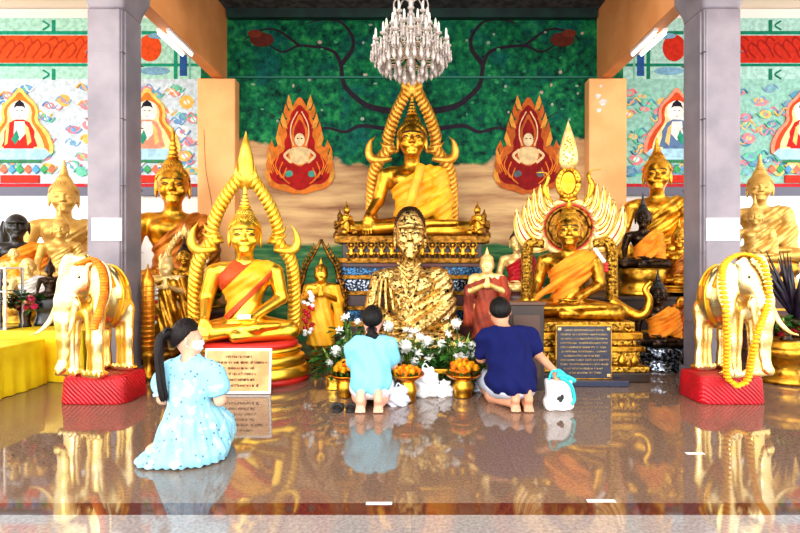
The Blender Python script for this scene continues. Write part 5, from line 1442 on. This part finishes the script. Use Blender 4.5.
def dress_cond(P): return np.maximum(np.maximum(P[:, 2] - .632 + .5 * np.maximum(np.hypot(P[:, 0], P[:, 1] - .03) - .07, 0) * 0, .006 - P[:, 2]), .05 - np.hypot(P[:, 0] - 0, np.maximum(P[:, 1] - .0, 0) * .8 + np.maximum(-P[:, 1], 0)) - (P[:, 2] < .56) * 1.)
top = [('cap', (0, 0, .2), (0, .01, .35), .14, .112, .06), ('ell', (0, .02, .45), (.13, .1, .14), .06), ('cap', (-.115, .02, .545), (.115, .02, .545), .05, .05, .05), ('cap', (0, .025, .56), (0, .03, .635), .082, .056, .05),
       ('cap', (.15, .02, .53), (.188, .03, .435), .056, .07, .02), ('cap', (-.15, .02, .53), (-.185, .04, .435), .056, .07, .02), ('ell', (.17, .03, .47), (.062, .064, .075), .03), ('ell', (-.17, .03, .47), (.062, .064, .075), .03)]
skirt = [('cap', (0, .01, .35), (.02, .05, .2), .11, .185, .05), ('ell', (.02, .05, .12), (.215, .22, .19), .05), ('ell', (.12, .2, .1), (.11, .14, .13), .06), ('ell', (-.08, .24, .1), (.11, .14, .13), .06), ('ell', (-.02, -.06, .03), (.22, .15, .05), .08), ('ell', (-.15, -.1, .025), (.14, .1, .035), .04), ('ell', (.06, -.02, .05), (.2, .14, .09), .08)]
def pleated(g):
    def h(P):
        th = np.arctan2(P[:, 1] - .04, P[:, 0] - .01); dn = np.clip((.36 - P[:, 2]) / .12, 0, 1)
        return g(P) - .006 * dn * np.clip((P[:, 2] - .02) / .1, .25, 1) * np.sin(th * 17 + 3 * np.sin(P[:, 2] * 9)) - .004 * dn * np.sin(th * 31 + P[:, 2] * 20)
    return h


link('dress', sdf_mesh('dress', pleated(clothes(top + skirt, .004, dress_cond, .005, 1, 52)), (-.5, -.32, -.02), (.42, .6, .68), .0068), M['print'], PW, label='pale aqua dress with a small scattered print')
b = MB(); b.tube([(.108 * math.cos(t) * 1.12, .012 + .108 * math.sin(t), .355 + .004 * math.sin(5 * t)) for t in [i * PI / 16 for i in range(33)]], .012, 8); b.build('waist_seam', M['print'], PW)
for s, (cx_, cy_) in ((1, (.188, .03)), (-1, (-.185, .04))): MB().tube([(cx_ + .056 * math.cos(t), cy_ + .056 * math.sin(t), .39 + .012 * math.cos(t)) for t in [i * PI / 10 for i in range(21)]], .011, 8).build('sleeve_cuff', M['print'], PW)


def hair_cap(c, yaw, r, pitch=0., extra=(), line=.05, back=-.75, h=.006, lift=1.1):
    f = F(); q = human_head(F(), c, yaw, r, pitch)
    f.ell(q(0, -.08, .24), (r * .9 * lift / 1.1, r * 1.02 * lift / 1.1, r * 1.02), .02); f.ell(q(0, -.35, -.15), (r * .78, r * .62, r * .7), .04)
    cf = np.array([math.sin(yaw), math.cos(yaw), 0]); C = np.array(c)
    def cut(P, d):
        fw = (P - C) @ cf / r; up = (P[:, 2] - c[2]) / r; side = np.abs((P - C) @ np.array([math.cos(yaw), -math.sin(yaw), 0])) / r
        lim = np.minimum(line + (up - .45) * 1.0, .75) + .25 * (up > .5) + .12 - .0 * side
        d = np.maximum(d, (fw - np.where(up > .45, .62 + (up - .45) * .3, lim + .05)) * r)
        d = np.maximum(d, (back - up) * r)
        return d - .0022 * np.sin(np.arctan2(P[:, 1] - c[1], P[:, 0] - c[0]) * 60)
    f.cut(cut)
    lo = np.array(c) - r * 1.6; hi = np.array(c) + r * 1.7
    return sdf_mesh('hair', f, lo, hi, h)


hr = link('hair', hair_cap((-.03, .04, .73), math.radians(62), .098, .12), M['hair_brown'], PW)
b = MB(); P = spline([(-.105, -.005, .767), (-.15, -.045, .747), (-.16, -.07, .67), (-.145, -.085, .57), (-.125, -.1, .47), (-.105, -.1, .37)], 6)
b.tube(P, [.75 * q for q in [.03, .034, .036, .038, .04, .041, .041, .041, .041, .041, .04, .04, .04, .039, .038, .037, .036, .035, .034, .033, .031, .03, .028, .026, .024, .022, .02, .017, .014, .01, .004][:len(P)]], 12)
for k in range(6): b.tube([p + Vector((.015 * math.cos(k), .02 * math.sin(k), 0)) for p in P[3:]], [.013] * (len(P) - 5) + [.01, .003], 6)
b.build('ponytail', M['hair_brown'], hr); b = MB(); b.tube([Vector((-.126, -.027, .763)) + Vector((.028 * math.cos(t) * .4, .03 * math.cos(t), .033 * math.sin(t))) for t in [i * PI / 8 for i in range(17)]], .009, 6); b.build('hair_tie', M['rubber'], hr)
f = F(); q0 = human_head(F(), (-.03, .04, .73), math.radians(62), .098, .12); hm = F(); human_head(hm, (-.03, .04, .73), math.radians(62), .098, .12)
cf = np.array([math.sin(math.radians(62)), math.cos(math.radians(62)), 0])
link('face_mask', sdf_mesh('mask', inter(hm, lambda P: np.maximum(np.maximum(.03 - (P - np.array([-.03, .04, .73])) @ cf, P[:, 2] - .714), .62 - P[:, 2]), .006, .0015, lambda P: np.sin(P[:, 2] * 260)), (-.16, -.1, .6), (.16, .22, .92), .005), M['white_cloth'], PW, label='white face mask')
b = MB(); b.tube([q0(.74, .3, -.32), q0(.86, .05, -.05), q0(.9, -.1, .1)], .0028, 5); b.tube([q0(.66, .35, -.7), q0(.85, .0, -.4), q0(.9, -.12, -.2)], .0028, 5); b.build('mask_loop', M['white_cloth'], PW)
b = MB()
for s in (-1, 1): b.ell(q0(s * .33, .85, -.03), (.012, .012, .005), 10, 6)
b.build('eye', M['ink'], PW)


def kneeler(label, px, D, w, hz, zs, headc, skin, hair, shirt, bottom, lean, feet, rhand=None, yaw=0, pitch=.5, seed=0, hairargs=None, hr=.1):
    """a person sitting back on the heels with the soles towards the viewer; w: half shoulder width, zs: shoulder height"""
    t = thing('person', label, 'person', (X(px, D), D, 0))
    f = F(); L = lean
    f.cap((0, .0, .22), (0, L * .35, zs * .62), w * .68, w * .56, .06); f.ell((0, L * .75, zs * .82), (w * .76, w * .5, zs * .24), .06); f.cap((-w * .62, L, zs - .008), (w * .62, L, zs - .008), .045, .045, .05)
    hx, hy, hz_ = headc; f.cap((hx * .5, L * .95, zs), (hx, hy - .01, hz_ - .07), .056, .052, .04)
    human_head(f, headc, yaw, hr, pitch)
    for s in (-1, 1):
        f.chain([(s * w * .42, .02, .17), (s * w * .66, .4, .125)], [.095, .08], .05); f.chain([(s * w * .72, .4, .075), (s * w * .62, .1, .06), (feet[(s + 1) // 2], -.13, .055)], [.068, .068, .042], .03)
        fx = feet[(s + 1) // 2]
        f.chain([(fx, -.155, .035), (fx, -.185, .1), (fx, -.165, .15)], [.03, .032, .034], .02); f.ell((fx, -.185, .03), (.04, .028, .032), .02)
        for j in range(5): f.cap((fx + (j - 2) * .0155, -.185, .018), (fx + (j - 2) * .017, -.215 + .004 * abs(j - 2), .011), .0105, .0085, .005)
    arms = []
    for s in (-1, 1):
        if s > 0 and rhand is not None:
            el, hd, dr = rhand; pts = [(w * .96, L, zs - .04), el, hd]
        else:
            el = (s * (w + .008), L + .07, zs * .6); hd = (s * .035, L + .3, zs * .72); pts = [(s * w * .96, L, zs - .04), el, hd]; dr = (-s * .3, .5, .8)
        f.chain(pts, [.046, .041, .03], .03)
        hand(f, tuple(Vector(hd) + Vector(dr).normalized() * .045), dr, (-s * .2, -.6, .4) if not (s > 0 and rhand) else (.3, -1, 0), 1.); arms.append(pts)
    link('body', sdf_mesh('body', f, (-w - .16, -.3, -.01), (w + .3, .75, hz_ + .16), .0072), M[skin], t)
    pc = [('cap', (0, .0, .24), (0, L * .35, zs * .62), w * .78, w * .78, .06), ('ell', (0, L * .72, zs * .8), (w * .88, w * .56, zs * .26), .06), ('cap', (-w * .68, L, zs - .006), (w * .68, L, zs - .006), .06, .06, .06), ('cap', (hx * .4, L, zs - .01), (hx * .5, L, zs + .03), .085, .062, .05), ('ell', (0, -.01, .2), (w * 1.0, w * .95, .13), .06), ('ell', (0, .02, .34), (w * .86, w * .75, .14), .08)]
    for p in arms:
        a, b_ = Vector(p[0]), Vector(p[1]); m_ = a.lerp(b_, .72); pc.append(('cap', tuple(a), tuple(m_), .066, .064, .04))
    nx, ny = hx * .5, L * .96
    link('shirt', sdf_mesh('shirt', clothes(pc, .006, lambda P: np.maximum(np.maximum(.135 + .012 * np.sin(P[:, 0] * 14) - P[:, 2], P[:, 2] - zs - .06), .062 - np.hypot(P[:, 0] - nx, P[:, 1] - ny - .01) - (P[:, 2] < zs - .02) * 1.), .009, seed, 56), (-w - .2, -.32, .05), (w + .25, .6, zs + .12), .0072), M[shirt], t)
    pb = [('ell', (0, .0, .17), (w * .95, w * .86, .11), .05)] + [('cap', (s * w * .45, .04, .16), (s * w * .66, .34, .13), .105, .09, .05) for s in (-1, 1)]
    link('shorts', sdf_mesh('shorts', clothes(pb, .008, lambda P: np.maximum(np.maximum(P[:, 1] - .36, .07 - P[:, 2]), P[:, 2] - .24), .004, seed + 2, 40), (-w - .12, -.35, .04), (w + .12, .55, .36), .008), M[bottom], t)
    hm_ = link('hair', hair_cap(headc, yaw, hr, pitch, **(hairargs or {})), M[hair], t)
    b = MB(); q = human_head(F(), headc, yaw, hr, pitch)
    for s in (-1, 1): b.ell(q(s * .33, .86, -.03), (.012, .008, .006), 8, 5)
    b.build('eye', M['ink'], t)
    return t, hm_


DW = 4.06
t, hm_ = kneeler('kneeling woman in a plain aqua t-shirt with her hair tied low, seen from behind', 371, DW, .165, .7, .525, (0, .15, .715), 'skin', 'hair', 'cyan', 'white_cloth', .08, (-.07, .075), pitch=.35, seed=1)
b = MB(); b.ell((0.005, .05, .58), (.06, .05, .05), 14, 10); b.tube(spline([(0, .07, .64), (0, .03, .6), (.005, .02, .54)], 5), [.035] * 6 + [.03, .025, .02, .015, .008], 10); b.build('low_bun', M['hair'], hm_)
b = MB(); b.tube([(.04 * math.cos(a_), .075 + .01 * math.sin(a_), .635 + .022 * math.sin(a_)) for a_ in [i * PI / 8 for i in range(17)]], .01, 6); b.build('hair_tie', mat('plum_hair_tie', (96, 30, 66), .6), hm_)
DM = 4.08
t, hm_ = kneeler('kneeling man in navy t-shirt and pale shorts, seen from behind, reaching for a bag', 511, DM, .215, .8, .6, (-.05, .24, .775), 'skin_man', 'hair', 'navy', 'shorts', .14, (.0, .105), rhand=((.25, .11, .42), (.345, -.06, .31), (.2, -.5, -.8)), yaw=.1, pitch=.55, seed=4, hr=.105, hairargs=dict(back=-.7))

# repeats carry a shared group phrase
GROUPS = {'offering_tray': 'gold footed offering trays on the floor', 'flower_offering': 'marigold heaps on the offering trays', 'flower_arrangement': 'white flower arrangements before the monk statue', 'flower_vase': 'small vases of bright flowers',
          'pedestal': 'red satin elephant pedestals', 'elephant_statue': 'golden elephant statues', 'marigold_garland': 'garlands on the elephants', 'column_plaque': 'white plaques on the columns', 'plastic_bag': 'white bags between the trays',
          'standing_statue': 'standing statues between the seated ones', 'wall_painting': 'painted panels on the bay walls', 'mural_figure': 'flame figures on the back mural', 'painted_frieze': 'painted friezes on the bay walls',
          'buddha_statue': 'seated golden and dark statues', 'monk_statue': 'seated monk statues', 'disciple_statue': 'small seated disciple statues', 'plaque': 'inscribed plaques before the statues', 'altar': 'dark altars at the two sides'}
for o in list(sc.objects):
    g = GROUPS.get(o.name.split('.')[0])
    if g and o.parent is None and 'group' not in o: o['group'] = g

# ------------------------------------------------------------------ camera, daylight, fill lights
cam = bpy.data.cameras.new('camera'); co = bpy.data.objects.new('camera', cam); COL.objects.link(co)
co.location = (0, 0, EYE); co.rotation_euler = (PI / 2, 0, 0); cam.sensor_width = 36; cam.lens = FPX / 800 * 36
cam.shift_x = (400 - CX) / 800; cam.shift_y = (CY - 266.5) / 800; cam.clip_end = 100
sc.camera = co
w = bpy.data.worlds.new('daylight'); sc.world = w; w.use_nodes = True
N = w.node_tree.nodes; L = w.node_tree.links; bg = N['Background']
tc = N.new('ShaderNodeTexCoord'); sp = N.new('ShaderNodeSeparateXYZ'); L.new(tc.outputs['Generated'], sp.inputs[0])
r = N.new('ShaderNodeMapRange'); r.inputs['From Min'].default_value = -1; r.inputs['From Max'].default_value = 1; r.inputs['To Min'].default_value = 4.6; r.inputs['To Max'].default_value = 1.8
L.new(sp.outputs[1], r.inputs['Value']); L.new(r.outputs[0], bg.inputs['Strength']); bg.inputs['Color'].default_value = (1., .985, .96, 1)
for px, yy, zz, e in ((-1.9, 5.2, CEIL - .5, 16), (1.9, 5.2, CEIL - .5, 16)):  # unseen area lights added above the hall as soft interior fill
    ld = bpy.data.lights.new('ceiling_lamp', 'AREA'); ld.energy = e; ld.size = 1.2; ld.color = (1, .95, .86); lo = bpy.data.objects.new('ceiling_lamp', ld); COL.objects.link(lo); lo.location = (px, yy, zz)
ld = bpy.data.lights.new('sun', 'SUN'); ld.energy = 1.1; ld.angle = math.radians(12); ld.color = (1, .96, .9); lo = bpy.data.objects.new('sun', ld); COL.objects.link(lo)
lo.rotation_euler = Vector((.35, 1., -.42)).to_track_quat('-Z', 'Y').to_euler()
sc.cycles.use_denoising = True
sc.cycles.max_bounces = 8; sc.cycles.caustics_reflective = False; sc.cycles.caustics_refractive = False
vs_ = sc.view_settings; vs_.view_transform = 'Standard'; vs_.look = 'None'; vs_.exposure = 0.; vs_.gamma = 1; vs_.use_curve_mapping = False
